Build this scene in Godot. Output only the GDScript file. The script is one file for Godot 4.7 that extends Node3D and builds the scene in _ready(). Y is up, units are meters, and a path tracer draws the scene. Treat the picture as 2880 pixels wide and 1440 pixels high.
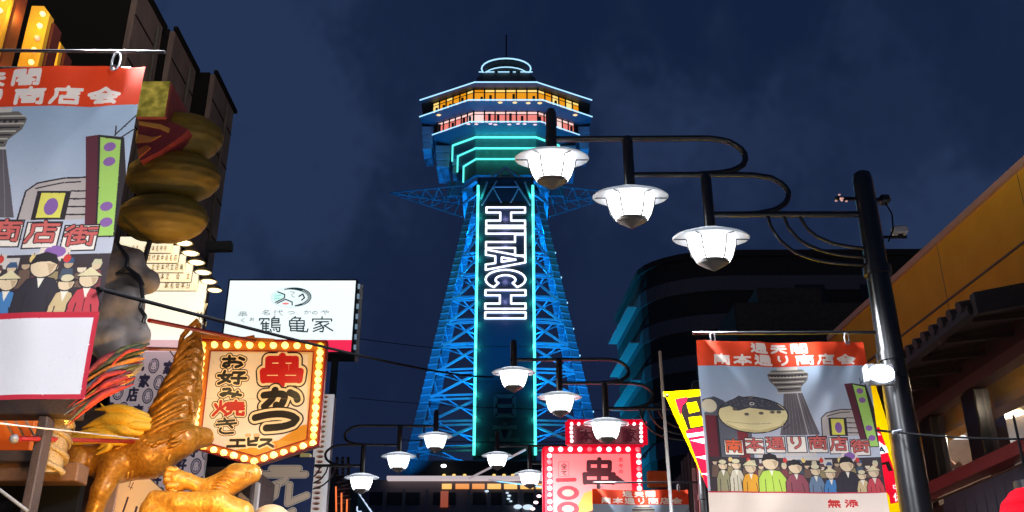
extends Node3D

const F := 2447.0
const EYE := Vector3(0, 1.6, 0)
var CB: Basis
var taken := {}
var rng := RandomNumberGenerator.new()
var M := {}
var UNIT: BoxMesh
var ROD: CylinderMesh

# Brush and block characters: strokes of points on a 100 x 100 field, y down; «~» marks a rounded stroke.
const G := {
	"一": "8,50 92,44",
	"〇": "~50,8 12,30 12,70 50,92 88,70 88,30 50,8",
	"天": "15,20 85,20;10,48 90,48;50,20 48,48 38,72 10,92;50,48 62,72 90,92",
	"本": "10,28 90,28;50,5 50,95;48,30 32,58 8,78;52,30 68,58 92,78;32,74 68,74",
	"南": "12,18 88,18;50,4 50,32;14,36 14,95;14,36 86,36 86,95 74,93;36,44 42,54;64,44 58,54;28,60 72,60;28,74 72,74;50,58 50,92",
	"通": "38,10 82,10 66,22;52,16 62,24;38,28 38,82;38,28 86,28 86,82 78,80;38,46 86,46;38,63 86,63;62,28 62,82;12,10 22,20;8,38 22,38 22,70 8,88;22,74 36,90 60,94 95,94",
	"閣": "10,6 10,95;10,6 42,6 42,36 10,36;10,21 42,21;58,6 90,6 90,95 80,93;58,6 58,36 90,36;58,21 90,21;44,42 28,58;44,44 66,44 50,60 24,70;36,50 52,62 76,70;34,76 34,94;34,76 66,76 66,94;34,93 66,93",
	"り": "~28,12 26,40 32,54;~68,10 71,45 64,72 42,92",
	"商": "50,2 50,14;8,16 92,16;34,20 40,32;66,20 60,32;12,36 12,95;12,36 88,36 88,95 78,93;38,38 36,50 26,56;60,38 62,52 76,54;34,64 34,86;34,64 66,64 66,86;34,85 66,85",
	"店": "52,2 52,14;18,16 92,16;20,16 20,55 6,94;56,24 56,56;56,38 84,38;36,60 36,94;36,60 82,60 82,94;36,92 82,92",
	"会": "50,4 34,26 6,44;50,4 66,26 94,44;32,42 68,42;14,60 86,60;46,62 26,88 78,84;66,70 84,94",
	"街": "24,6 8,22;28,28 8,48;20,42 20,94;34,20 62,20;48,8 48,38;30,38 66,38;34,60 62,60;48,46 48,84;30,86 66,80;72,20 94,20;68,44 96,44;84,44 84,94 76,90",
	"串": "50,4 50,97;24,14 24,40;24,14 76,14 76,40;24,40 76,40;14,54 16,82;14,54 86,54 84,82;16,80 84,80",
	"か": "~12,34 42,28 60,32 60,54 52,84 42,80;~38,10 32,50 14,86;~74,22 88,36 92,54",
	"つ": "~6,38 36,22 66,20 90,38 88,62 64,82 30,90",
	"お": "~12,32 54,30;~34,10 34,80 24,90 12,78 20,64 50,54 76,60 82,76 60,92;72,22 88,36",
	"好": "26,8 18,52 44,80;44,34 32,68 8,92;6,38 50,34;54,18 90,18 72,38;72,38 72,92 60,88;50,56 96,56",
	"み": "~20,18 50,16 40,50 20,82 10,70 24,58 60,64 92,78;~78,44 74,70 58,92",
	"焼": "28,6 28,46 8,92;12,26 18,44;44,22 36,40;28,50 44,76;50,18 94,18;72,4 72,34;58,26 58,44;86,26 86,44;48,36 96,36;48,54 96,54;62,54 58,76 44,92;78,54 78,86 96,88 96,76",
	"き": "18,22 78,14;12,42 86,32;~40,2 54,32 72,60;~30,64 26,82 44,96 76,92",
	"エ": "20,22 82,20;52,20 50,78;6,82 94,76",
	"ビ": "24,14 24,80 86,82;80,34 26,50;70,6 78,20;86,4 94,18",
	"ス": "20,18 78,18 50,60 10,90;56,56 90,90",
	"鶴": "6,24 6,14 46,14 46,24;24,22 12,46;20,40 20,92;20,44 46,44;20,58 44,58;20,72 44,72;20,90 48,90;34,34 34,90;70,2 62,14;58,14 58,66;58,14 88,14 88,38;58,26 88,26;58,38 88,38;58,52 94,52;58,66 92,66 90,92 80,90;52,78 56,90;66,76 68,84;76,74 80,82",
	"亀": "44,2 28,18;40,10 66,10 58,24;20,26 20,58;20,26 80,26 80,58;20,42 80,42;20,58 80,58;50,26 50,88 92,92 95,76;24,72 78,72;24,62 24,86 76,86 76,62",
	"家": "50,2 50,12;10,28 10,16 90,16 90,28;24,32 76,32;50,34 20,52;40,42 56,66 52,92 40,90;48,56 14,72;52,68 12,90;78,42 60,56;58,54 94,86",
	"名": "44,4 18,38;42,16 74,16 54,46 12,68;32,34 48,48;36,62 36,94;36,62 80,62 80,94;36,92 80,92",
	"代": "28,6 8,44;20,32 20,94;38,36 92,30;58,8 66,60 92,92;74,8 84,18",
	"全": "50,4 10,44;50,4 90,44;30,44 70,44;26,64 74,64;50,44 50,90;14,90 86,90",
	"て": "10,22 84,18;~84,18 52,38 42,62 56,84 78,88",
	"無": "26,4 10,26;22,18 88,18;10,34 92,34;8,66 94,66;28,18 28,66;44,18 44,66;60,18 60,66;76,18 76,66;14,76 8,94;36,76 38,92;58,76 64,92;80,76 92,94",
	"添": "12,8 24,20;6,34 18,44;8,92 28,58;42,14 84,14;34,36 94,36;64,14 56,36 34,54;64,36 92,54;62,52 62,92 54,88;46,66 38,84;74,64 80,76;84,60 94,78",
	"日": "22,8 22,94;22,8 78,8 78,94;22,50 78,50;22,92 78,92",
	"立": "50,4 50,22;14,26 86,26;32,40 40,78;68,40 60,80;6,88 94,88",
	"中": "18,26 18,64;18,26 82,26 82,64;18,64 82,64;50,4 50,96",
	"休": "30,6 8,48;22,34 22,94;36,32 94,32;64,6 64,94;62,34 36,78;66,34 96,78",
	"ル": "36,14 34,54 10,90;60,10 60,86 94,54",
	"テ": "22,14 78,14;8,40 92,40;~54,42 48,72 26,92",
	"く": "70,6 28,48 74,92",
	"ら": "34,6 58,16;~30,26 24,62 54,50 80,62 70,84 36,94",
	"寿": "22,14 82,14;28,28 76,28;12,42 90,42;50,4 30,62 8,92;24,58 92,58;70,46 70,92 58,88;42,68 50,80",
	"司": "12,14 88,14 88,94 76,92;12,34 68,34;20,52 20,86;20,52 62,52 62,86;20,84 62,84",
	"や": "~8,48 46,32 82,36 80,56 56,60;30,10 54,92;58,14 66,28",
	"の": "~52,22 44,62 24,80 12,58 30,28 62,20 88,44 80,76 54,90",
	"と": "34,8 42,42;~80,28 30,54 22,76 46,90 86,86",
	"り2": "30,10 30,60;70,10 66,70 40,92",
	"A": "8,94 50,6 92,94;26,64 74,64",
}


class MB:
	# Collects triangles into one mesh, in coordinates relative to o. Front faces run clockwise.
	var st := SurfaceTool.new()
	var o := Vector3.ZERO
	func _init(origin := Vector3.ZERO) -> void:
		o = origin
		st.begin(Mesh.PRIMITIVE_TRIANGLES)
	func v(p: Vector3, n: Vector3, u: Vector2) -> void:
		st.set_normal(n)
		st.set_uv(u)
		st.add_vertex(p - o)
	func tri(a: Vector3, b: Vector3, c: Vector3, na: Vector3, nb: Vector3, nc: Vector3, ua := Vector2.ZERO, ub := Vector2.ZERO, uc := Vector2.ZERO) -> void:
		if (b - a).cross(c - a).dot(na + nb + nc) > 0.0:
			v(a, na, ua); v(c, nc, uc); v(b, nb, ub)
		else:
			v(a, na, ua); v(b, nb, ub); v(c, nc, uc)
	func quad(a: Vector3, b: Vector3, c: Vector3, d: Vector3, n: Vector3) -> void:
		tri(a, b, c, n, n, n, Vector2(0, 0), Vector2(1, 0), Vector2(1, 1))
		tri(a, c, d, n, n, n, Vector2(0, 0), Vector2(1, 1), Vector2(0, 1))
	func quad_out(a: Vector3, b: Vector3, c: Vector3, d: Vector3, inside: Vector3) -> void:
		var n := (b - a).cross(c - a)
		if n.length() < 1e-9:
			n = (c - a).cross(d - a)
		n = n.normalized()
		if n.dot((a + c) * 0.5 - inside) < 0.0:
			n = -n
		quad(a, b, c, d, n)
	func box(c: Vector3, s: Vector3, bs := Basis.IDENTITY, bev := 0.0) -> void:
		var h := s * 0.5
		if bev <= 0.0:
			for k in 3:
				for sg in [-1.0, 1.0]:
					var n := Vector3.ZERO
					n[k] = sg
					var e := Vector3.ZERO
					var f := Vector3.ZERO
					e[(k + 1) % 3] = h[(k + 1) % 3]
					f[(k + 2) % 3] = h[(k + 2) % 3]
					var m := Vector3.ZERO
					m[k] = sg * h[k]
					quad(c + bs * (m - e + f), c + bs * (m + e + f), c + bs * (m + e - f), c + bs * (m - e - f), (bs * n).normalized())
			return
		# bevelled: six faces, twelve edge strips, eight corners
		var q := h - Vector3(bev, bev, bev)
		for k in 3:
			for sg in [-1.0, 1.0]:
				var e2 := Vector3.ZERO
				var f2 := Vector3.ZERO
				e2[(k + 1) % 3] = q[(k + 1) % 3]
				f2[(k + 2) % 3] = q[(k + 2) % 3]
				var m2 := Vector3.ZERO
				m2[k] = sg * h[k]
				var n2 := Vector3.ZERO
				n2[k] = sg
				quad(c + bs * (m2 - e2 + f2), c + bs * (m2 + e2 + f2), c + bs * (m2 + e2 - f2), c + bs * (m2 - e2 - f2), (bs * n2).normalized())
		for k in 3:
			var i := (k + 1) % 3
			var j := (k + 2) % 3
			for si in [-1.0, 1.0]:
				for sj in [-1.0, 1.0]:
					var pa := Vector3.ZERO
					pa[i] = si * h[i]
					pa[j] = sj * q[j]
					var pb := Vector3.ZERO
					pb[i] = si * q[i]
					pb[j] = sj * h[j]
					var ax := Vector3.ZERO
					ax[k] = q[k]
					quad_out(c + bs * (pa - ax), c + bs * (pa + ax), c + bs * (pb + ax), c + bs * (pb - ax), c)
		for sx in [-1.0, 1.0]:
			for sy in [-1.0, 1.0]:
				for sz in [-1.0, 1.0]:
					var a := c + bs * Vector3(sx * h.x, sy * q.y, sz * q.z)
					var b := c + bs * Vector3(sx * q.x, sy * h.y, sz * q.z)
					var d := c + bs * Vector3(sx * q.x, sy * q.y, sz * h.z)
					var n3 := (bs * Vector3(sx, sy, sz)).normalized()
					tri(a, b, d, n3, n3, n3)
	func bar(a: Vector3, b: Vector3, w: float, h := -1.0) -> void:
		var y := (b - a).normalized()
		var x := y.cross(Vector3(0, 0, 1) if absf(y.z) < 0.9 else Vector3(1, 0, 0)).normalized()
		var z := x.cross(y)
		box((a + b) * 0.5, Vector3(w, (b - a).length(), w if h < 0.0 else h), Basis(x, y, z))
	func tube(pts: Array, rad, sides := 10, cap := true) -> void:
		var n := pts.size()
		var rings := []
		var nrm := []
		var up := Vector3.ZERO
		for i in n:
			var t: Vector3 = (pts[mini(i + 1, n - 1)] - pts[maxi(i - 1, 0)]).normalized()
			if up == Vector3.ZERO:
				up = t.cross(Vector3(0, 0, 1) if absf(t.z) < 0.9 else Vector3(1, 0, 0)).normalized()
			up = (up - t * up.dot(t)).normalized()
			var w := t.cross(up)
			var r: float = rad[i] if rad is Array else rad
			var ring := []
			var nn := []
			for k in sides:
				var a := TAU * k / sides
				var d := up * cos(a) + w * sin(a)
				ring.append(pts[i] + d * r)
				nn.append(d)
			rings.append(ring)
			nrm.append(nn)
		for i in n - 1:
			for k in sides:
				var k2 := (k + 1) % sides
				var u0 := Vector2(float(k) / sides, float(i) / (n - 1))
				var u1 := Vector2(float(k + 1) / sides, float(i + 1) / (n - 1))
				tri(rings[i][k], rings[i][k2], rings[i + 1][k2], nrm[i][k], nrm[i][k2], nrm[i + 1][k2], u0, Vector2(u1.x, u0.y), u1)
				tri(rings[i][k], rings[i + 1][k2], rings[i + 1][k], nrm[i][k], nrm[i + 1][k2], nrm[i + 1][k], u0, u1, Vector2(u0.x, u1.y))
		if cap:
			for e in [0, n - 1]:
				var t2: Vector3 = (pts[0] - pts[1]).normalized() if e == 0 else (pts[n - 1] - pts[n - 2]).normalized()
				for k in sides:
					tri(pts[e], rings[e][k], rings[e][(k + 1) % sides], t2, t2, t2)
	func lathe(c: Vector3, prof: Array, segs := 24, sx := 1.0, sz := 1.0, bs := Basis.IDENTITY) -> void:
		# prof: (radius, height) from one end to the other; the surface's outside is on the right of the way it runs
		var n := prof.size()
		for i in n - 1:
			var p: Vector2 = prof[i]
			var q: Vector2 = prof[i + 1]
			var dn := (q - p)
			var nr := Vector2(-dn.y, dn.x).normalized() * -1.0
			for k in segs:
				var a0 := TAU * k / segs
				var a1 := TAU * (k + 1) / segs
				var f := func(r: float, y: float, a: float) -> Vector3: return c + bs * Vector3(cos(a) * r * sx, y, sin(a) * r * sz)
				var g := func(a: float) -> Vector3: return (bs * Vector3(cos(a) * nr.x / sx, nr.y, sin(a) * nr.x / sz)).normalized()
				var A: Vector3 = f.call(p.x, p.y, a0)
				var B: Vector3 = f.call(p.x, p.y, a1)
				var C: Vector3 = f.call(q.x, q.y, a1)
				var D: Vector3 = f.call(q.x, q.y, a0)
				var g0: Vector3 = g.call(a0)
				var g1: Vector3 = g.call(a1)
				tri(A, B, C, g0, g1, g1, Vector2(float(k) / segs, float(i) / (n - 1)), Vector2(float(k + 1) / segs, float(i) / (n - 1)), Vector2(float(k + 1) / segs, float(i + 1) / (n - 1)))
				tri(A, C, D, g0, g1, g0, Vector2(float(k) / segs, float(i) / (n - 1)), Vector2(float(k + 1) / segs, float(i + 1) / (n - 1)), Vector2(float(k) / segs, float(i + 1) / (n - 1)))
	func ball(c: Vector3, r: Vector3, segs := 20, rows := 12, bs := Basis.IDENTITY) -> void:
		for i in rows:
			for k in segs:
				var e := []
				var nn := []
				var uv := []
				for q in [[i, k], [i, k + 1], [i + 1, k + 1], [i + 1, k]]:
					var t: float = PI * q[0] / rows
					var a: float = TAU * q[1] / segs
					var d := Vector3(sin(t) * cos(a), cos(t), sin(t) * sin(a))
					e.append(c + bs * (d * r))
					nn.append((bs * (d / r)).normalized())
					uv.append(Vector2(float(q[1]) / segs, float(q[0]) / rows))
				tri(e[0], e[1], e[2], nn[0], nn[1], nn[2], uv[0], uv[1], uv[2])
				tri(e[0], e[2], e[3], nn[0], nn[2], nn[3], uv[0], uv[2], uv[3])
	func poly(pts: Array, dir: Vector3, uvs := []) -> void:
		# a flat polygon of points in one plane whose normal is dir
		var z := dir.normalized()
		var x := (Vector3(0, 1, 0) if absf(z.y) < 0.9 else Vector3(1, 0, 0)).cross(z).normalized()
		var y := z.cross(x)
		var flat := PackedVector2Array()
		for p in pts:
			flat.append(Vector2(p.dot(x), p.dot(y)))
		var ix := Geometry2D.triangulate_polygon(flat)
		for i in range(0, ix.size(), 3):
			var u := [Vector2.ZERO, Vector2.ZERO, Vector2.ZERO]
			if uvs.size():
				u = [uvs[ix[i]], uvs[ix[i + 1]], uvs[ix[i + 2]]]
			tri(pts[ix[i]], pts[ix[i + 1]], pts[ix[i + 2]], z, z, z, u[0], u[1], u[2])
	func prism(pts: Array, ext: Vector3) -> void:
		# a closed prism of a flat outline swept by ext
		var mid := Vector3.ZERO
		var back := []
		for p in pts:
			mid += p + ext * 0.5
			back.append(p + ext)
		mid /= pts.size()
		poly(pts, -ext)
		poly(back, ext)
		var nrm := (ext).normalized()
		var area := 0.0
		for i in pts.size():
			area += nrm.dot((pts[i] - pts[0]).cross(pts[(i + 1) % pts.size()] - pts[0]))
		for i in pts.size():
			var a: Vector3 = pts[i]
			var b: Vector3 = pts[(i + 1) % pts.size()]
			var n := (b - a).cross(nrm).normalized() * (1.0 if area > 0.0 else -1.0)
			quad(a, b, b + ext, a + ext, n)
	func rings(list: Array) -> void:
		# a closed solid through rings of equal length, listed from top to bottom
		var mid := Vector3.ZERO
		for r in list:
			for p in r:
				mid += p
		mid /= list.size() * list[0].size()
		for i in list.size() - 1:
			var n: int = list[i].size()
			for k in n:
				quad_out(list[i][k], list[i][(k + 1) % n], list[i + 1][(k + 1) % n], list[i + 1][k], Vector3(mid.x, list[i + 1][k].y * 0.5 + list[i][k].y * 0.5, mid.z))
		poly(list[0], Vector3(0, 1, 0))
		poly(list[-1], Vector3(0, -1, 0))
	func done() -> ArrayMesh:
		return st.commit()


class Painter:
	# Draws flat print into an Image. With a plate (left, right, top, bottom, depth) it takes places as they lie on that plate.
	var img: Image
	var w: int
	var h: int
	var s := 1.0
	func _init(width: int, height: int, col: Color, scale := 1.0) -> void:
		w = width
		h = height
		s = scale
		img = Image.create_empty(w, h, false, Image.FORMAT_RGB8)
		img.fill(col)
	func poly(pts: Array, col: Color) -> void:
		var n := pts.size()
		var lo := 1e9
		var hi := -1e9
		for p in pts:
			lo = minf(lo, p.y * s)
			hi = maxf(hi, p.y * s)
		for y in range(maxi(0, int(floor(lo))), mini(h - 1, int(ceil(hi))) + 1):
			var yc := y + 0.5
			var xs := []
			for i in n:
				var a: Vector2 = pts[i] * s
				var b: Vector2 = pts[(i + 1) % n] * s
				if (a.y <= yc) != (b.y <= yc):
					xs.append(a.x + (yc - a.y) / (b.y - a.y) * (b.x - a.x))
			xs.sort()
			for i in range(0, xs.size() - 1, 2):
				var x0 := int(round(xs[i]))
				var x1 := int(round(xs[i + 1]))
				if x1 > x0:
					img.fill_rect(Rect2i(x0, y, x1 - x0, 1), col)
	func rect(x: float, y: float, ww: float, hh: float, col: Color) -> void:
		img.fill_rect(Rect2i(int(x * s), int(y * s), int(ceil(ww * s)), int(ceil(hh * s))), col)
	func ell(cx: float, cy: float, rx: float, ry: float, col: Color) -> void:
		var p := []
		for k in 28:
			p.append(Vector2(cx + cos(TAU * k / 28) * rx, cy + sin(TAU * k / 28) * ry))
		poly(p, col)
	func line(pts: Array, th: float, col: Color) -> void:
		for i in pts.size():
			ell(pts[i].x, pts[i].y, th * 0.5, th * 0.5, col)
			if i:
				var a: Vector2 = pts[i - 1]
				var b: Vector2 = pts[i]
				if a.distance_to(b) > 1e-4:
					var n := (b - a).normalized().orthogonal() * th * 0.5
					poly([a + n, b + n, b - n, a - n], col)
	func outline(pts: Array, th: float, col: Color) -> void:
		line(pts + [pts[0]], th, col)
	func glyph(code: String, x: float, y: float, ww: float, hh: float, th: float, col: Color, lean := 0.0) -> void:
		for stroke in code.split(";"):
			var smooth: bool = stroke.begins_with("~")
			var pts := []
			for pair in stroke.trim_prefix("~").split(" "):
				var q := pair.split(",")
				var fx := q[0].to_float() / 100.0
				var fy := q[1].to_float() / 100.0
				pts.append(Vector2(x + fx * ww + lean * (0.5 - fy) * hh, y + fy * hh))
			if smooth and pts.size() > 2:
				var c := Curve2D.new()
				for i in pts.size():
					var t: Vector2 = (pts[mini(i + 1, pts.size() - 1)] - pts[maxi(i - 1, 0)]) / 6.0
					c.add_point(pts[i], -t, t)
				pts = []
				for k in 15:
					pts.append(c.sample_baked(c.get_baked_length() * k / 14.0))
			line(pts, th, col)
	func speckle(rg: RandomNumberGenerator, count: int, amount: float, big := 3) -> void:
		for i in count:
			var x := rg.randi_range(0, w - 1)
			var y := rg.randi_range(0, h - 1)
			var c := img.get_pixel(x, y)
			var k := 1.0 + rg.randf_range(-amount, amount)
			img.fill_rect(Rect2i(x, y, rg.randi_range(1, big), rg.randi_range(1, big)), Color(c.r * k, c.g * k, c.b * k))
	func tex() -> ImageTexture:
		return ImageTexture.create_from_image(img)


func at(x: float, y: float, d: float) -> Vector3:
	var v := CB * Vector3((x - 1288.0) / F, (644.0 - y) / F, -1.0)
	return EYE + v * (-d / v.z)


func atx(x: float, y: float, X: float) -> Vector3:
	# the point of the upright plane at X, alongside the street, that is seen there
	var v := CB * Vector3((x - 1288.0) / F, (644.0 - y) / F, -1.0)
	return EYE + v * (X / v.x)


func aty(x: float, y: float, Y: float) -> Vector3:
	var v := CB * Vector3((x - 1288.0) / F, (644.0 - y) / F, -1.0)
	return EYE + v * ((Y - EYE.y) / v.y)


func plate(x0: float, y0: float, x1: float, y1: float, d: float) -> Dictionary:
	# an upright board facing the street's near end, by two opposite corners seen at depth d
	var xm := (x0 + x1) / 2
	var ym := (y0 + y1) / 2
	return {"l": at(x0, ym, d).x, "r": at(x1, ym, d).x, "t": at(xm, y0, d).y, "b": at(xm, y1, d).y, "z": -d, "d": d}


func on(pl: Dictionary, p: Painter, x: float, y: float) -> Vector2:
	var q := at(x, y, pl.d)
	return Vector2((q.x - pl.l) / (pl.r - pl.l) * p.w, (pl.t - q.y) / (pl.t - pl.b) * p.h) / p.s


func write_on(pl: Dictionary, p: Painter, ch: String, x0: float, y0: float, x1: float, y1: float, layers: Array, lean := 0.0) -> void:
	# one character in the box it fills; layers are [width, colour] from the widest outline to the core
	var c := on(pl, p, (x0 + x1) / 2, (y0 + y1) / 2)
	var e := on(pl, p, (x0 + x1) / 2 + 10, (y0 + y1) / 2 + 10) - c
	var k := Vector2(absf(e.x), absf(e.y)) / 10.0
	var size := Vector2((x1 - x0) * k.x, (y1 - y0) * k.y)
	for l in layers:
		p.glyph(G[ch], c.x - size.x / 2, c.y - size.y / 2, size.x, size.y, l[0] * (k.x + k.y) / 2, l[1], lean)


func rgb(r: int, g: int, b: int) -> Color:
	return Color(r / 255.0, g / 255.0, b / 255.0)


func lin(r: float, g: float, b: float) -> Color:
	return Color(r, g, b).linear_to_srgb()


func mk(c: Color, rough := 0.7, metal := 0.0, spec := 0.5) -> StandardMaterial3D:
	var m := StandardMaterial3D.new()
	m.albedo_color = c
	m.roughness = rough
	m.metallic = metal
	m.metallic_specular = spec
	return m


func glow(c: Color, e: float, base := Color(0.8, 0.8, 0.8)) -> StandardMaterial3D:
	var m := mk(base, 0.4)
	m.emission_enabled = true
	m.emission = c
	m.emission_energy_multiplier = e
	return m


func printed(t: Texture2D, rough := 0.6, lit := 0.0) -> StandardMaterial3D:
	var m := mk(Color.WHITE, rough)
	m.albedo_texture = t
	m.texture_repeat = false
	if lit > 0.0:
		m.emission_enabled = true
		m.emission = Color.WHITE
		m.emission_texture = t
		m.emission_operator = BaseMaterial3D.EMISSION_OP_MULTIPLY
		m.emission_energy_multiplier = lit
	return m


func noisy(c0: Color, c1: Color, freq: float, rough := 0.8, bump := 0.0, metal := 0.0, stretch := Vector3.ONE, seed_ := 1, style := 0) -> StandardMaterial3D:
	var n := FastNoiseLite.new()
	n.seed = seed_
	n.frequency = freq
	n.fractal_octaves = 5
	if style == 1:  # overlapping scales
		n.noise_type = FastNoiseLite.TYPE_CELLULAR
		n.fractal_octaves = 2
		n.cellular_jitter = 0.6
	elif style == 2:  # carved ridges
		n.fractal_type = FastNoiseLite.FRACTAL_RIDGED
		n.fractal_octaves = 4
	var t := NoiseTexture2D.new()
	t.width = 256
	t.height = 256
	t.seamless = true
	t.noise = n
	var ramp := Gradient.new()
	ramp.set_color(0, c0)
	ramp.set_color(1, c1)
	t.color_ramp = ramp
	var m := mk(Color.WHITE, rough, metal)
	m.albedo_texture = t
	m.uv1_triplanar = true
	m.uv1_world_triplanar = true
	m.uv1_scale = stretch
	if bump > 0.0:
		m.heightmap_enabled = true
		m.heightmap_texture = t
		m.heightmap_scale = bump
	return m


func lit_noise(c0: Color, c1: Color, freq: float, rough: float, bump: float, metal: float, stretch: Vector3, seed_: int, e := 0.35) -> StandardMaterial3D:
	# a backlit mottled face
	var m := noisy(c0, c1, freq, rough, bump, metal, stretch, seed_)
	m.emission_enabled = true
	m.emission = Color.WHITE
	m.emission_texture = m.albedo_texture
	m.emission_operator = BaseMaterial3D.EMISSION_OP_MULTIPLY
	m.emission_energy_multiplier = e
	return m


func numbered(s: String) -> String:
	if not taken.has(s):
		taken[s] = 0
		return s
	taken[s] += 1
	return "%s_%03d" % [s, taken[s]]


func thing(called: String, label: String, category: String, p := Vector3.ZERO, group := "") -> Node3D:
	var o := Node3D.new()
	o.name = numbered(called)
	add_child(o)
	o.position = p
	tag(o, label, category, group)
	return o


func tag(o: Node, label: String, category: String, group := "") -> void:
	o.set_meta("label", label)
	o.set_meta("category", category)
	if group:
		o.set_meta("group", group)


func part(called: String, parent: Node3D, mesh: Mesh, m: Material) -> MeshInstance3D:
	var o := MeshInstance3D.new()
	if parent == self:
		o.name = numbered(called)
	else:
		var k := 0
		var nm := called
		while parent.has_node(NodePath(nm)):
			k = parent.get_meta("_n_" + called, 0) + 1
			parent.set_meta("_n_" + called, k)
			nm = "%s_%03d" % [called, k]
		o.name = nm
	o.mesh = mesh
	o.material_override = m
	parent.add_child(o, true)
	return o


func stick(called: String, parent: Node3D, a: Vector3, b: Vector3, w: float, m: Material, h := -1.0, round_ := false) -> MeshInstance3D:
	# a straight member between two points of the parent's own space; members share one unit mesh
	var o := part(called, parent, ROD if round_ else UNIT, m)
	var y := (b - a).normalized()
	var x := y.cross(Vector3(0, 0, 1) if absf(y.z) < 0.9 else Vector3(1, 0, 0)).normalized()
	var z := x.cross(y)
	o.transform = Transform3D(Basis(x * w, y * (b - a).length(), z * (w if h < 0.0 else h)), (a + b) * 0.5)
	return o


func structure(called: String, mesh: Mesh, m: Material, label: String, category: String) -> MeshInstance3D:
	var o := part(called, self, mesh, m)
	tag(o, label, category)
	o.set_meta("kind", "structure")
	return o


func board(parent: Node3D, called: String, pl: Dictionary, thick: float, side: Material, face: Material, edge := 0.0) -> MeshInstance3D:
	# a sign box whose printed face stands 4 mm proud of it
	var b := MB.new(parent.position)
	var e := edge
	b.box(Vector3((pl.l + pl.r) / 2, (pl.t + pl.b) / 2, pl.z - thick / 2), Vector3(pl.r - pl.l + 2 * e, pl.t - pl.b + 2 * e, thick), Basis.IDENTITY, minf(0.02, thick * 0.2))
	part(called + "_case", parent, b.done(), side)
	var f := MB.new(parent.position)
	f.quad(Vector3(pl.l, pl.t, pl.z + 0.004), Vector3(pl.r, pl.t, pl.z + 0.004), Vector3(pl.r, pl.b, pl.z + 0.004), Vector3(pl.l, pl.b, pl.z + 0.004), Vector3(0, 0, 1))
	return part(called, parent, f.done(), face)


func omni(p: Vector3, c: Color, e: float, size := 0.1, called := "lamp_glow") -> void:
	var l := OmniLight3D.new()
	l.name = numbered(called)
	l.position = p
	l.light_color = c
	l.light_energy = e
	l.light_size = size
	l.omni_range = 60.0
	l.omni_attenuation = 2.0
	l.shadow_enabled = true
	add_child(l)


func spot(parent: Node3D, p: Vector3, to: Vector3, c: Color, e: float, angle: float, size := 0.1, reach := 80.0) -> void:
	var l := SpotLight3D.new()
	l.name = "beam"
	l.light_color = c
	l.light_energy = e
	l.light_size = size
	l.spot_angle = angle
	l.spot_angle_attenuation = 0.6
	l.spot_range = reach
	l.spot_attenuation = 2.0
	l.shadow_enabled = true
	parent.add_child(l, true)
	var y := Vector3(0, 1, 0) if absf((to - p).normalized().y) < 0.95 else Vector3(0, 0, 1)
	l.transform = Transform3D(Basis.looking_at(to - p, y), p)


func catenary(a: Vector3, b: Vector3, sag: float, n := 24) -> Array:
	var pts := []
	for i in n + 1:
		var t := float(i) / n
		pts.append(a.lerp(b, t) - Vector3(0, sag * 4.0 * t * (1.0 - t), 0))
	return pts


func curve3(pts: Array, n := 28) -> Array:
	var c := Curve3D.new()
	for i in pts.size():
		var t: Vector3 = (pts[mini(i + 1, pts.size() - 1)] - pts[maxi(i - 1, 0)]) / 6.0
		c.add_point(pts[i], -t, t)
	var out := []
	for k in n + 1:
		out.append(c.sample_baked(c.get_baked_length() * k / float(n)))
	return out


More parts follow.
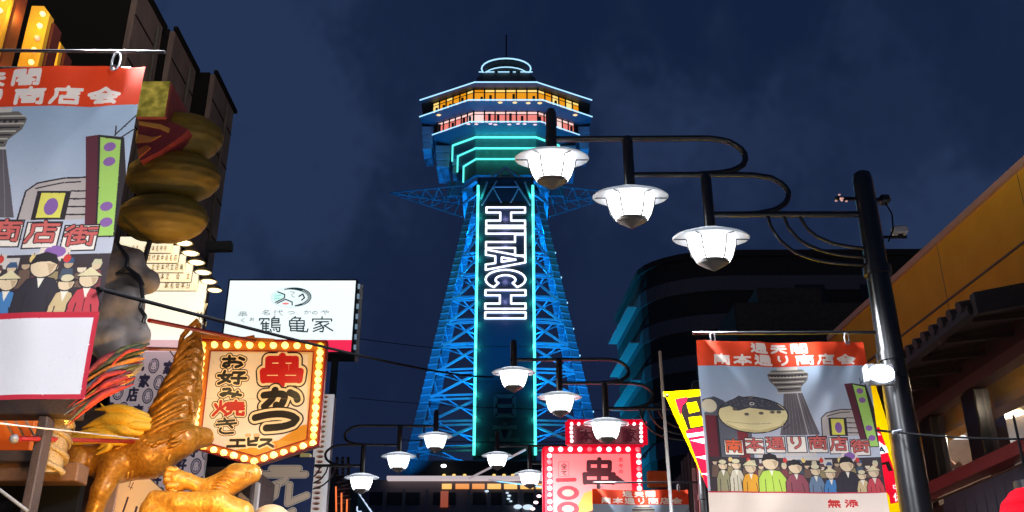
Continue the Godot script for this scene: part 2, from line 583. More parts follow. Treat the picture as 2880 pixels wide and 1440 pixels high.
func nets(bones: Array, cell: float, blend: float, ridge := 0.0, origin := Vector3.ZERO) -> ArrayMesh:
	# Surface nets of a smooth union of tapered capsules [a, b, ra, rb, squash in z].
	var lo := Vector3(1e9, 1e9, 1e9)
	var hi := -lo
	for q in bones:
		for e in [[q[0], q[2]], [q[1], q[3]]]:
			var rr: Vector3 = Vector3.ONE * (e[1] + cell * 2.5)
			lo = lo.min(e[0] - rr)
			hi = hi.max(e[0] + rr)
	var nx := int((hi.x - lo.x) / cell) + 2
	var ny := int((hi.y - lo.y) / cell) + 2
	var nz := int((hi.z - lo.z) / cell) + 2
	var f := PackedFloat32Array()
	f.resize(nx * ny * nz)
	f.fill(1.0)
	for q in bones:
		var a: Vector3 = q[0]
		var b: Vector3 = q[1]
		var ra: float = q[2]
		var rb: float = q[3]
		var ab := b - a
		var l2 := maxf(ab.length_squared(), 1e-8)
		var pad := Vector3.ONE * (maxf(ra, rb) + blend * 1.5 + cell * 2)
		var i0 := ((a.min(b) - pad - lo) / cell).max(Vector3.ZERO)
		var i1 := ((a.max(b) + pad - lo) / cell).min(Vector3(nx - 1, ny - 1, nz - 1))
		for z in range(int(i0.z), int(i1.z) + 1):
			for y in range(int(i0.y), int(i1.y) + 1):
				for x in range(int(i0.x), int(i1.x) + 1):
					var p := lo + Vector3(x, y, z) * cell
					var t := clampf((p - a).dot(ab) / l2, 0.0, 1.0)
					var d := (p - a - ab * t).length() - lerpf(ra, rb, t)
					if ridge > 0.0:
						d += sin((p.x * 0.6 + p.y * 1.0) * 60.0) * ridge
					var id := x + nx * (y + ny * z)
					var o := f[id]
					var hh := maxf(blend - absf(o - d), 0.0) / blend
					f[id] = minf(o, d) - hh * hh * blend * 0.25
	var vid := PackedInt32Array()
	vid.resize(nx * ny * nz)
	vid.fill(-1)
	var vs := PackedVector3Array()
	var off := PackedInt32Array([0, 1, nx, nx + 1, nx * ny, nx * ny + 1, nx * ny + nx, nx * ny + nx + 1])
	var cor := [Vector3(0, 0, 0), Vector3(1, 0, 0), Vector3(0, 1, 0), Vector3(1, 1, 0), Vector3(0, 0, 1), Vector3(1, 0, 1), Vector3(0, 1, 1), Vector3(1, 1, 1)]
	var ed := [[0, 1], [2, 3], [4, 5], [6, 7], [0, 2], [1, 3], [4, 6], [5, 7], [0, 4], [1, 5], [2, 6], [3, 7]]
	for z in nz - 1:
		for y in ny - 1:
			for x in nx - 1:
				var id := x + nx * (y + ny * z)
				var neg := 0
				for k in 8:
					if f[id + off[k]] < 0.0:
						neg += 1
				if neg == 0 or neg == 8:
					continue
				var sum := Vector3.ZERO
				var cnt := 0
				for e in ed:
					var fa := f[id + off[e[0]]]
					var fb := f[id + off[e[1]]]
					if (fa < 0.0) != (fb < 0.0):
						sum += cor[e[0]].lerp(cor[e[1]], fa / (fa - fb))
						cnt += 1
				vid[id] = vs.size()
				vs.append(lo + (Vector3(x, y, z) + sum / cnt) * cell)
	var st := SurfaceTool.new()
	st.begin(Mesh.PRIMITIVE_TRIANGLES)
	st.set_smooth_group(0)
	for p in vs:
		st.set_uv(Vector2(p.x, p.y))
		st.add_vertex(p - origin)
	var strides := [1, nx, nx * ny]
	for z in range(1, nz - 1):
		for y in range(1, ny - 1):
			for x in range(1, nx - 1):
				var id := x + nx * (y + ny * z)
				for k in 3:
					var fa := f[id]
					var fb := f[id + strides[k]]
					if (fa < 0.0) == (fb < 0.0):
						continue
					var u: int = strides[(k + 1) % 3]
					var w: int = strides[(k + 2) % 3]
					var q := [vid[id], vid[id - u], vid[id - u - w], vid[id - w]]
					if q.min() < 0:
						continue
					if fa < 0.0:
						q.reverse()
					for i in [0, 1, 2, 0, 2, 3]:
						st.add_index(q[i])
	st.generate_normals()
	return st.commit()


func _ready() -> void:
	rng.seed = 77
	var cam := Camera3D.new()
	cam.name = "camera"
	cam.fov = rad_to_deg(2.0 * atan(644.0 / F))
	cam.near = 0.1
	cam.far = 3000.0
	cam.position = EYE
	cam.rotation.x = atan(1065.0 / F)
	add_child(cam)
	cam.current = true
	CB = Basis(Vector3(1, 0, 0), atan(1065.0 / F))

	# dusk sky with faint streaks of cloud
	var cn := FastNoiseLite.new()
	cn.seed = 5
	cn.frequency = 0.011
	cn.fractal_octaves = 5
	cn.domain_warp_enabled = true
	cn.domain_warp_amplitude = 40.0
	var ct := NoiseTexture2D.new()
	ct.width = 1024
	ct.height = 512
	ct.seamless = true
	ct.noise = cn
	var cr := Gradient.new()
	cr.offsets = PackedFloat32Array([0.3, 0.5, 0.72])
	cr.colors = PackedColorArray([rgb(0, 0, 0), rgb(20, 24, 34), rgb(48, 56, 78)])
	ct.color_ramp = cr
	var skm := ProceduralSkyMaterial.new()
	skm.sky_top_color = rgb(20, 33, 62)
	skm.sky_horizon_color = rgb(29, 34, 56)
	skm.sky_curve = 0.12
	skm.ground_bottom_color = rgb(18, 18, 22)
	skm.ground_horizon_color = rgb(30, 32, 52)
	skm.sky_cover = ct
	skm.sky_cover_modulate = Color(0.9, 1, 1, 0.48)
	var sky := Sky.new()
	sky.sky_material = skm
	var env := Environment.new()
	env.background_mode = Environment.BG_SKY
	env.sky = sky
	env.tonemap_mode = Environment.TONE_MAPPER_LINEAR
	env.tonemap_exposure = 1.0
	env.sdfgi_enabled = true
	env.ssao_enabled = true
	env.ssil_enabled = true
	var we := WorldEnvironment.new()
	we.name = "world"
	we.environment = env
	add_child(we)

	UNIT = BoxMesh.new()
	ROD = CylinderMesh.new()
	ROD.top_radius = 0.5
	ROD.bottom_radius = 0.5
	ROD.height = 1.0
	ROD.radial_segments = 10
	ROD.rings = 1
	materials()
	ground()
	tower()
	apartment_block()
	end_building()
	right_shop()
	fin_facade()
	left_buildings()
	lamps()
	banners()
	bulb_sign()
	lightboxes()
	red_signs()
	skewer()
	sculptures()
	small_things()


func materials() -> void:
	M.black = mk(lin(0.012, 0.012, 0.014), 0.28, 0.0, 0.6)
	M.steel = noisy(lin(0.32, 0.34, 0.37), lin(0.5, 0.52, 0.55), 0.03, 0.5)
	M.tower_dark = mk(lin(0.018, 0.024, 0.03), 0.6)
	M.tower_panel = noisy(lin(0.1, 0.12, 0.13), lin(0.16, 0.17, 0.18), 0.02, 0.55)
	M.tower_wall = noisy(lin(0.11, 0.14, 0.17), lin(0.18, 0.21, 0.24), 0.02, 0.6)
	M.cyan = glow(rgb(96, 255, 232), 1.25)
	M.ice = glow(rgb(170, 225, 255), 1.25)
	M.white_neon = glow(rgb(246, 244, 255), 1.7)
	M.asphalt = noisy(lin(0.03, 0.03, 0.032), lin(0.07, 0.07, 0.072), 0.08, 0.8, 0.4, 0.0, Vector3(0.7, 0.7, 0.7))
	M.paving = noisy(lin(0.12, 0.115, 0.11), lin(0.2, 0.19, 0.18), 0.05, 0.85, 0.3)
	M.white_paint = mk(lin(0.7, 0.7, 0.68), 0.6)
	M.dark_wall = noisy(lin(0.02, 0.019, 0.02), lin(0.05, 0.045, 0.045), 0.03, 0.8, 0.4, 0.0, Vector3(0.5, 0.5, 0.5))
	M.brown_wall = noisy(lin(0.07, 0.05, 0.045), lin(0.13, 0.095, 0.085), 0.04, 0.75, 0.4, 0.0, Vector3(0.4, 1.2, 0.4))
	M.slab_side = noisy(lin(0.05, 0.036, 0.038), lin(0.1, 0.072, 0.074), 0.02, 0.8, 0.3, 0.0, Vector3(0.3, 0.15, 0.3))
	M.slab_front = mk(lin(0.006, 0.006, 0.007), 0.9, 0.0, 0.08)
	M.wood = noisy(lin(0.05, 0.022, 0.01), lin(0.17, 0.08, 0.035), 0.05, 0.55, 0.4, 0.0, Vector3(1.2, 9.0, 1.2))
	M.dark_wood = noisy(lin(0.02, 0.012, 0.01), lin(0.06, 0.035, 0.028), 0.05, 0.6, 0.4, 0.0, Vector3(1.5, 6.0, 1.5))
	M.red_paint = mk(lin(0.3, 0.012, 0.014), 0.4)
	M.orange_frame = noisy(lin(0.5, 0.13, 0.015), lin(0.66, 0.22, 0.03), 0.05, 0.5)
	M.gold = noisy(lin(0.26, 0.09, 0.01), lin(0.74, 0.38, 0.05), 0.025, 0.4, 1.8, 0.2, Vector3(1.4, 1.4, 1.4), 21, 2)
	M.mane = noisy(lin(0.7, 0.36, 0.02), lin(0.95, 0.62, 0.06), 0.03, 0.5, 0.8, 0.0, Vector3(2, 2, 2), 5, 2)
	M.amber = noisy(lin(0.24, 0.08, 0.006), lin(0.72, 0.34, 0.04), 0.05, 0.32, 1.0, 0.2, Vector3(1.6, 1.6, 1.6), 22)
	M.yellow_paint = noisy(lin(0.62, 0.36, 0.03), lin(0.72, 0.44, 0.05), 0.02, 0.6, 0.1, 0.0, Vector3(0.4, 0.4, 0.4))
	M.fascia = noisy(lin(0.8, 0.44, 0.02), lin(0.9, 0.53, 0.034), 0.015, 0.65, 0.15, 0.0, Vector3(0.35, 0.35, 0.35))
	M.trim = mk(lin(0.6, 0.4, 0.28), 0.5)
	M.tile = noisy(lin(0.018, 0.017, 0.018), lin(0.05, 0.046, 0.048), 0.06, 0.42, 0.3, 0.0, Vector3(2, 2, 2))
	M.lens = glow(rgb(250, 253, 255), 5.0)
	M.brim = noisy(lin(0.72, 0.75, 0.79), lin(0.8, 0.83, 0.87), 0.05, 0.45)
	M.brim.backlight_enabled = true
	M.brim.backlight = Color(0.7, 0.7, 0.7)
	M.cap = mk(lin(0.11, 0.1, 0.095), 0.45)
	M.rib = mk(lin(0.03, 0.03, 0.03), 0.5)
	M.bulb_hot = glow(rgb(255, 222, 104), 2.2)
	M.bulb_dim = glow(rgb(255, 214, 20), 1.1)
	M.bulb_off = glow(rgb(255, 130, 40), 0.5)
	M.bulb_red = glow(rgb(255, 210, 214), 2.6)
	M.bulb_red_dim = glow(rgb(255, 70, 90), 0.9)
	M.warm_window = glow(rgb(248, 160, 18), 0.9, lin(0.2,0.1,0.02))
	M.warm_bright = glow(rgb(255, 212, 110), 1.15)
	M.pink_window = glow(rgb(255, 128, 108), 0.85)
	M.pink_bright = glow(rgb(255, 205, 196), 1.1)
	M.flats = noisy(lin(0.1, 0.1, 0.12), lin(0.16, 0.16, 0.19), 0.02, 0.7)
	M.glass = mk(Color(0.5, 0.5, 0.52, 0.12), 0.06)
	M.glass.transparency = BaseMaterial3D.TRANSPARENCY_ALPHA
	M.cable = mk(lin(0.008, 0.008, 0.009), 0.95, 0.0, 0.1)
	M.white_cable = mk(lin(0.6, 0.58, 0.62), 0.5)
	M.grey_metal = noisy(lin(0.2, 0.2, 0.21), lin(0.3, 0.3, 0.31), 0.05, 0.45, 0.0, 0.3)
	M.pale_lit = glow(rgb(214, 196, 200), 0.6)
	M.pale = noisy(lin(0.5, 0.48, 0.46), lin(0.62, 0.6, 0.58), 0.03, 0.7)


func ground() -> void:
	var b := MB.new()
	b.quad(Vector3(-900, 0, 900), Vector3(900, 0, 900), Vector3(900, 0, -900), Vector3(-900, 0, -900), Vector3.UP)
	structure("ground", b.done(), M.paving, "wide grey city ground under the whole street", "ground")
	b = MB.new()
	b.box(Vector3(0, -0.046, -30), Vector3(6.4, 0.1, 150))
	structure("road", b.done(), M.asphalt, "dark asphalt street leading straight to the blue tower", "road")
	for s in [-1.0, 1.0]:
		b = MB.new()
		b.box(Vector3(s * 4.4, 0.06, -30), Vector3(2.2, 0.12, 150), Basis.IDENTITY, 0.02)
		structure("pavement", b.done(), M.paving, "paved strip with a raised kerb along the %s shops" % ["eagle and bulb sign", "tile roofed"][0 if s < 0 else 1], "pavement")


func octa(y: float, q: Array, c: Vector3) -> Array:
	# eight corners at height y; q: half front edge, its depth, half width, its depth
	var p := []
	for e in [[-q[0], q[1]], [q[0], q[1]], [q[2], q[3]], [q[2], -q[3]], [q[0], -q[1]], [-q[0], -q[1]], [-q[2], -q[3]], [-q[2], q[3]]]:
		p.append(Vector3(c.x + e[0], y, c.z + e[1]))
	return p


func tower() -> void:
	var D := 146.0
	var cx := at(1273, 300, D).x
	var base := Vector3(cx, 0, -D)
	var t := thing("observation_tower", "tall steel lattice tower lit blue with neon lettering and a lit observation deck", "tower", base)
	var O := Vector3.ZERO
	var hy := func(y: float, d: float) -> float: return at(1273, y, d).y
	var hx := func(dx: float, y: float, d: float) -> float: return at(1288 + dx, y, d).x
	var y1: float = hy.call(209.0, D - 10)
	var y2: float = hy.call(254.0, D - 9.3)
	var y3: float = hy.call(308.5, D - 7.7)
	var y4: float = hy.call(331.0, D - 6.5)
	var y5: float = hy.call(346.4, D - 6)
	var y6: float = hy.call(374.0, D - 5.7)
	var y7: float = hy.call(401.0, D - 5.4)
	var y8: float = y7 - 2.9
	var q1 := [5.1, 10.0, 14.5, 4.7]
	var q2 := [6.1, 9.3, 14.5, 4.2]
	var w1 := [5.3, 8.2, 12.4, 3.9]
	var w2 := [5.3, 7.25, 11.5, 3.5]
	var q3 := [5.9, 7.7, 12.3, 3.6]
	var q4 := [5.0, 6.7, 9.6, 3.6]
	var q5 := [5.0, 6.0, 8.8, 3.4]
	var q6 := [5.0, 5.7, 7.9, 3.2]
	var q7 := [4.9, 5.4, 6.9, 3.0]
	var glow_at := func(p: Vector3, c: Color, e: float) -> void:
		var l := OmniLight3D.new()
		l.name = "beam"
		l.light_color = c
		l.light_energy = e
		l.light_size = 0.2
		l.omni_range = 40.0
		l.omni_attenuation = 2.0
		l.shadow_enabled = true
		l.position = p
		t.add_child(l, true)
	# decks: roof slab, glazed band, slab, glazed band, slab, then three shrinking tiers
	var add := func(called: String, top: float, qa: Array, bot: float, qb: Array, m: Material) -> MeshInstance3D:
		var b := MB.new()
		b.rings([octa(top, qa, O), octa(bot, qb, O)])
		return part(called, t, b.done(), m)
	add.call("roof_slab", y1 + 0.7, [4.9, 9.4, 13.9, 4.4], y1, q1, M.tower_panel)
	var rooms := []
	rooms.append(add.call("upper_room", y1 - 0.02, w1, y2 + 0.02, w1, M.tower_dark))
	add.call("middle_slab", y2, q2, y2 - 0.75, [5.4, 7.5, 12.0, 3.8], M.tower_wall)
	rooms.append(add.call("lower_room", y2 - 0.77, w2, y3 + 0.02, w2, M.tower_dark))
	add.call("lower_slab", y3, q3, y4, q4, M.tower_wall)
	add.call("ledge", y4 - 0.02, q4, y5 + 0.02, [4.9, 5.8, 8.6, 3.3], M.tower_wall)
	add.call("tier", y5, q5, y6 + 0.02, q5, M.tower_panel)
	add.call("tier", y6, q6, y7 + 0.02, q6, M.tower_panel)
	add.call("tier", y7, q7, y8, q7, M.tower_panel)
	add.call("neck", y8 - 0.02, [3.6, 4.2, 5.6, 2.4], hy.call(470.0, D - 4.0), [3.6, 4.0, 5.2, 2.4], M.tower_dark)
	# ribbed side bays below the wide slabs
	for s in [-1.0, 1.0]:
		for e in [[12.3, 14.3, y2 - 0.8, 4.6, 2.5], [9.3, 11.9, y3 - 1.2, 4.3, 1.5], [7.9, 9.2, y4 - 1.0, 4.6, 0.8]]:
			for k in 3:
				var b := MB.new()
				b.box(Vector3(s * (e[0] + e[1]) / 2, e[2] - e[3] * (k + 0.5) / 3.0, -1.0 + e[4] * 0.3), Vector3(e[1] - e[0] - k * 0.25, e[3] / 3.0 - 0.1, 6.0), Basis.IDENTITY, 0.08)
				part("side_bay", t, b.done(), M.steel)
	# windows of the two rooms: a tall pane and a low pane above it in each bay
	for lvl in 2:
		var q: Array = [w1, w2][lvl]
		var ytop: float = [y1 - 0.2, y2 - 0.85][lvl]
		var ybot: float = [y2 + 0.15, y3 + 0.15][lvl]
		var ring := octa(0, [q[0], q[1] + 0.03, q[2] + 0.03, q[3]], O)
		for side in [0, 1, 7]:
			var a: Vector3 = ring[side]
			var c: Vector3 = ring[(side + 1) % 8]
			var n := 6
			var dirv := (c - a) / n
			var out := Vector3(-(c - a).z, 0, (c - a).x).normalized()
			if out.z < 0:
				out = -out
			for k in n:
				var p0 := a + dirv * (k + 0.07)
				var p1 := a + dirv * (k + 0.93)
				var sp := ytop - 0.55
				var hot := rng.randf()
				for z in 2:
					var b := MB.new()
					var lo := ybot if z == 0 else sp + 0.16
					var up := sp if z == 0 else ytop
					b.quad(p0 + Vector3(0, up, 0), p1 + Vector3(0, up, 0), p1 + Vector3(0, lo, 0), p0 + Vector3(0, lo, 0), out)
					var m: Material = (M.warm_bright if hot > 0.78 or (z == 1 and hot > 0.4) else M.warm_window) if lvl == 0 else (M.pink_bright if hot > 0.72 or z == 1 else M.pink_window)
					part("window", rooms[lvl], b.done(), m)
				if rng.randf() < 0.55:  # visitors and fittings dark against the glass
					var u := rng.randf_range(0.2, 0.8)
					stick("visitor", rooms[lvl], p0.lerp(p1, u) + out * 0.1 + Vector3(0, ybot, 0), p0.lerp(p1, u) + out * 0.1 + Vector3(0, ybot + rng.randf_range(1.2, 2.0), 0), 0.42, M.tower_dark, 0.1)
			for k in n + 1:
				stick("mullion", rooms[lvl], a + dirv * k + out * 0.12 + Vector3(0, ybot - 0.1, 0), a + dirv * k + out * 0.12 + Vector3(0, ytop + 0.1, 0), 0.2, M.tower_dark)
	# handrail lights that catch on the slab edge
	for k in 9:
		var bl := MB.new()
		bl.ball(Vector3(-6 + k * 1.6 + rng.randf_range(-0.5, 0.5), y3 - 0.55 - rng.randf() * 0.2, 8.3), Vector3(0.35, 0.14, 0.1), 8, 6)
		part("lamp", t, bl.done(), M.pink_bright)
	for p in [[1.5, 0.5], [3.7, 0.6], [-0.9, 0.5], [5.6, 0.6], [11.6, 0.9], [-11.2, 0.9]]:
		var bl2 := MB.new()
		bl2.ball(Vector3(p[0], y2 - p[1], 9.6 if absf(p[0]) < 7 else 6.4), Vector3(0.4, 0.2, 0.12), 8, 6)
		part("lamp", t, bl2.done(), M.warm_bright)
	# neon lines
	var neon := func(a: Vector3, b: Vector3, r: float, m: Material) -> void:
		stick("neon_tube", t, a, b, r * 2, m, -1.0, true)
	for e in [[y1 + 0.1, q1, M.ice, 0.11], [y2 + 0.12, q2, M.ice, 0.11], [y3 + 0.1, q3, M.ice, 0.1], [y5, q5, M.cyan, 0.17], [y6, q6, M.cyan, 0.17], [y7, q7, M.cyan, 0.17]]:
		var r := octa(e[0], [e[1][0], e[1][1] + 0.15, e[1][2] + 0.15, e[1][3]], O)
		for k in [7, 0, 1]:
			neon.call(r[k], r[(k + 1) % 8], e[3], e[2])
	for e in [[y5, q5], [y6, q6], [y7, q7]]:
		for x in [-4.8, -3.2, -1.6, 0.0, 1.6, 3.2, 4.8]:
			glow_at.call(Vector3(x, e[0] - 0.1, e[1][1] + 0.9), Color(0.2, 1.0, 0.88), 0.45)
		for s in [-1.0, 1.0]:
			neon.call(Vector3(s * (e[1][2] + 0.15), e[0], e[1][3]), Vector3(s * (e[1][2] + 0.15), e[0] - 3.0, e[1][3]), 0.14, M.cyan)
	# crown: drum, roof plant, two neon hoops, mast
	var yd: float = hy.call(183.0, D - 4)
	var bd := MB.new()
	bd.rings([octa(yd, [4.0, 4.0, 5.2, 2.2], O), octa(y1 + 0.72, [4.0, 4.0, 5.2, 2.2], O)])
	part("drum", t, bd.done(), M.tower_panel)
	for s in [[-4.7, -3.9], [-3.6, -2.0], [-1.4, 0.6], [1.2, 1.7], [2.5, 4.6]]:
		neon.call(Vector3(s[0], yd, 4.25), Vector3(s[1], yd, 4.25), 0.1, M.ice)
	stick("neon_tube", t, Vector3(-0.6, y1 + 3.2, 4.3), Vector3(0.5, y1 + 3.2, 4.3), 0.34, M.white_neon)
	for e in [[100.0, 4.4, 3.2, 0.13], [98.4, 4.0, 2.9, 0.1]]:
		var pts := []
		for k in 25:
			var a := TAU * k / 24.0
			pts.append(Vector3(cos(a) * e[1], e[0] + 1.6, sin(a) * e[2]))
		var b := MB.new()
		b.tube(pts, e[3], 8, false)
		part("neon_hoop", t, b.done(), M.ice)
	var bdome := MB.new()
	bdome.lathe(Vector3(0, yd, 0), [Vector2(3.7, 0), Vector2(3.75, 3.6), Vector2(2.6, 4.4), Vector2(0.0, 4.7)], 24, 1.0, 0.7)
	part("dome", t, bdome.done(), M.tower_dark)
	stick("mast", t, Vector3(0, yd + 4.6, 0), Vector3(0, hy.call(88.0, D), 0), 0.28, M.tower_dark, -1.0, true)
	for e in [[-8.2, 1.8, 1.4], [-6.4, 2.8, 1.2], [7.0, 1.7, 1.6], [8.8, 1.2, 1.2], [5.9, 2.4, 0.8], [-9.6, 1.0, 0.9]]:
		stick("roof_plant", t, Vector3(e[0], y1 + 0.7, 1), Vector3(e[0], y1 + 0.7 + e[1] * 1.3, 1), e[2], M.tower_dark)
	# sign column on the front, between two neon strips
	var zf := 8.0
	var yt: float = hy.call(466.0, D - zf)
	var yb: float = hy.call(1146.0, D - zf)
	var hw := 4.37
	var bp := MB.new()
	bp.box(Vector3(0, (yt + yb) / 2 + 0.5, zf - 0.5), Vector3(hw * 2 + 0.3, yt - yb + 2, 0.6))
	part("sign_panel", t, bp.done(), mk(lin(0.022, 0.034, 0.045), 0.45))
	for k in 9:
		var yy := lerpf(yt, yb, k / 8.0)
		stick("panel_joint", t, Vector3(-hw, yy, zf - 0.16), Vector3(hw, yy, zf - 0.16), 0.07, M.tower_dark)
	for s in [-1.0, 1.0]:
		for k in 12:
			glow_at.call(Vector3(s * (hw - 0.1), lerpf(yt, yb, (k + 0.5) / 12.0), zf + 0.55), Color(0.2, 1.0, 0.88), 2.2)
			neon.call(Vector3(s * hw, lerpf(yt, yb, k / 12.0) - 0.05, zf + 0.05), Vector3(s * hw, lerpf(yt, yb, (k + 1) / 12.0) + 0.05, zf + 0.05), 0.22, M.cyan)
	# the lettering runs down the column, each letter's top turned towards the east strip
	var L := {
		"H": [[0, 0, 28, 0, 28, 36, 72, 36, 72, 0, 100, 0, 100, 100, 72, 100, 72, 64, 28, 64, 28, 100, 0, 100]],
		"I": [[0, 0, 100, 0, 100, 100, 0, 100]],
		"T": [[36, 0, 64, 0, 64, 74, 100, 74, 100, 100, 0, 100, 0, 74, 36, 74]],
		"A": [[0, 0, 26, 0, 33, 24, 67, 24, 74, 0, 100, 0, 64, 100, 36, 100], [39, 40, 61, 40, 50, 76]],
		"C": [],
	}
	var spell := [["H", 522, 568], ["I", 574, 588], ["T", 590, 643], ["A", 628, 679], ["C", 679, 727], ["H", 730, 777], ["I", 786, 801]]
	for e in spell:
		var ya: float = hy.call(float(e[1]), D - zf)
		var yz: float = hy.call(float(e[2]), D - zf)
		var loops: Array = L[e[0]]
		if e[0] == "C":
			var lp := []
			for k in 23:
				var a := lerpf(0.62, TAU - 0.62, k / 22.0)
				lp.append_array([50 + 50 * cos(a), 50 + 50 * sin(a)])
			for k in 19:
				var a := lerpf(TAU - 0.78, 0.78, k / 18.0)
				lp.append_array([52 + 24 * cos(a), 50 + 25 * sin(a)])
			loops = [lp]
		for lp in loops:
			var pts := []
			for i in range(0, lp.size(), 2):
				pts.append(Vector3(lerpf(-3.0, 3.1, lp[i + 1] / 100.0), lerpf(ya, yz, lp[i] / 100.0), zf + 0.05))
			pts.append(pts[0])
			var b := MB.new()
			for i in pts.size() - 1:
				var nd: Vector3 = (pts[i + 1] - pts[i]).normalized() * 0.06
				b.tube([pts[i] - nd, pts[i + 1] + nd], 0.15, 8)
			part("neon_letter", t, b.done(), M.white_neon)
			if lp.size() > 8 or e[0] == "I":
				glow_at.call(Vector3(0, (ya + yz) / 2, zf + 0.7), Color(0.72, 0.7, 1.0), 1.6)
	# unlit characters lower on the column
	var dull := mk(lin(0.1, 0.1, 0.12), 0.5)
	for e in [["日", 992, 1050], ["立", 1062, 1112]]:
		var ya: float = hy.call(float(e[1]), D - zf)
		var yz: float = hy.call(float(e[2]), D - zf)
		var b := MB.new()
		for stroke in G[e[0]].split(";"):
			var pts := []
			for pair in stroke.split(" "):
				var q: PackedStringArray = pair.split(",")
				pts.append(Vector3(lerpf(-2.4, 2.4, q[0].to_float() / 100.0), lerpf(ya, yz, q[1].to_float() / 100.0), zf - 0.05))
			for i in pts.size() - 1:
				b.bar(pts[i], pts[i + 1], 0.55, 0.2)
		part("dark_letter", t, b.done(), dull)
	# core behind the sign and the four legs with their bracing
	var bc := MB.new()
	bc.box(Vector3(0, 38, 0), Vector3(5.0, 76, 6.0))
	part("lift_shaft", t, bc.done(), M.tower_dark)
	var half := func(y: float) -> float: return 6.75 + (69.6 - y) * 0.187
	var dep := func(y: float) -> float: return 3.6 + (69.6 - y) * 0.095
	var leg_m := noisy(lin(0.16, 0.17, 0.19), lin(0.24, 0.25, 0.27), 0.03, 0.5)
	for sx in [-1.0, 1.0]:
		for sz in [-1.0, 1.0]:
			for k in 10:
				var ya := lerpf(2.0, 74.0, k / 10.0)
				var yz := lerpf(2.0, 74.0, (k + 1) / 10.0)
				var wl := lerpf(1.55, 1.0, k / 9.0)
				stick("leg_post", t, Vector3(sx * (half.call(ya) - wl * 0.5), ya, sz * dep.call(ya)), Vector3(sx * (half.call(yz) - wl * 0.5), yz, sz * dep.call(yz)), wl, leg_m, 0.8)
				for j in 6:
					var yj := lerpf(ya, yz, (j + 0.5) / 6.0)
					stick("leg_tie", t, Vector3(sx * (half.call(yj) + 0.05), yj, sz * dep.call(yj) + 0.46), Vector3(sx * (half.call(yj) - wl - 0.1), yj + 0.2, sz * dep.call(yj) + 0.46), 0.14, M.steel, 0.12)
	var rows := [576.0, 634.0, 691.5, 751.0, 811.0, 874.0, 941.0, 1008.0, 1075.0, 1142.0]
	var prev := 69.5
	for y in rows:
		var hh: float = hy.call(y, D - 6.0)
		for s in [-1.0, 1.0]:
			for z in [1.0, -1.0]:
				var zz: float = z * dep.call(hh)
				var zp: float = z * dep.call(prev)
				var front: bool = z > 0.0
				for j in (2 if front else 1):
					stick("beam", t, Vector3(s * 4.2, hh + 0.25 + j * 0.6, zz), Vector3(s * (half.call(hh) - 1.2), hh + j * 0.6, zz), 0.24 if front else 0.18, M.steel)
				if front:
					stick("brace", t, Vector3(s * 4.3, prev, zp), Vector3(s * (half.call(hh) - 1.5), hh + 0.3, zz), 0.32, M.steel)
				else:
					stick("brace", t, Vector3(s * (half.call(prev) - 1.5), prev, zp), Vector3(s * 4.3, hh + 0.3, zz), 0.2, M.steel)
			var wa: float = half.call(hh) - 0.8
			stick("beam", t, Vector3(s * wa, hh, -dep.call(hh)), Vector3(s * wa, hh, dep.call(hh)), 0.22, M.steel)
			stick("brace", t, Vector3(s * 3.0, hh, -dep.call(hh) * 0.3), Vector3(s * wa, hh + 0.2, dep.call(hh)), 0.16, M.steel)
		prev = hh
	# waist: ring beam, star-shaped outriggers, and the A-frame over the sign
	var yw: float = hy.call(455.0, D - 7.0)
	var ring2 := octa(yw, [4.6, 7.4, 6.8, 4.2], O)
	for k in 8:
		stick("ring_beam", t, ring2[k], ring2[(k + 1) % 8], 0.75, M.steel)
		stick("ring_beam", t, ring2[k] - Vector3(0, 2.6, 0), ring2[(k + 1) % 8] - Vector3(0, 2.6, 0), 0.35, M.steel)
		stick("brace", t, ring2[k], ring2[(k + 1) % 8] - Vector3(0, 2.6, 0), 0.2, M.steel)
	for s in [-1.0, 1.0]:
		var tip := Vector3(s * 19.6, hy.call(485.0, D), 0)
		var roots := [Vector3(s * 5.0, yw + 0.2, 5.5), Vector3(s * 6.4, yw + 2.2, -4.0), Vector3(s * 7.1, hy.call(548.0, D - 3.0), 3.4), Vector3(s * 7.0, hy.call(505.0, D + 2.0), -3.4)]
		for r in roots:
			stick("outrigger_chord", t, tip, r, 0.2, leg_m)
		for f in [0.25, 0.42, 0.58, 0.75, 0.9]:
			for e in [[0, 1], [2, 3], [0, 2], [1, 3], [0, 3]]:
				stick("outrigger_tie", t, tip.lerp(roots[e[0]], f), tip.lerp(roots[e[1]], f), 0.13, leg_m)
			if f < 0.9:
				stick("outrigger_tie", t, tip.lerp(roots[0], f), tip.lerp(roots[3], f + 0.17), 0.11, leg_m)
				stick("outrigger_tie", t, tip.lerp(roots[2], f), tip.lerp(roots[1], f + 0.17), 0.11, leg_m)
		var bc2 := MB.new()
		bc2.box(Vector3(s * 8.4, hy.call(474.0, D - 3), 2.8), Vector3(2.6, 2.8, 0.4), Basis.IDENTITY, 0.06)
		part("equipment_box", t, bc2.done(), M.tower_wall)
		var ap := Vector3(0, hy.call(411.0, D - 8.4), 7.2)
		var fy := func(x: float, y: float, z: float) -> Vector3:
			var q := at(x, y, D - z)
			return Vector3(q.x - cx, q.y, z)
		stick("frame_leg", t, ap, fy.call(1273 + s * 61.0, 516.0, 8.5), 0.22, M.steel)
		stick("frame_leg", t, ap, fy.call(1273 + s * 46.0, 451.0, 7.6), 0.22, M.steel)
		stick("frame_leg", t, fy.call(1273 + s * 33.0, 471.0, 8.5), fy.call(1273 + s * 12.0, 509.0, 8.5), 0.16, M.steel)
		stick("frame_leg", t, fy.call(1273 + s * 46.0, 455.0, 7.6), fy.call(1273 + s * 62.0, 500.0, 8.3), 0.3, M.steel)
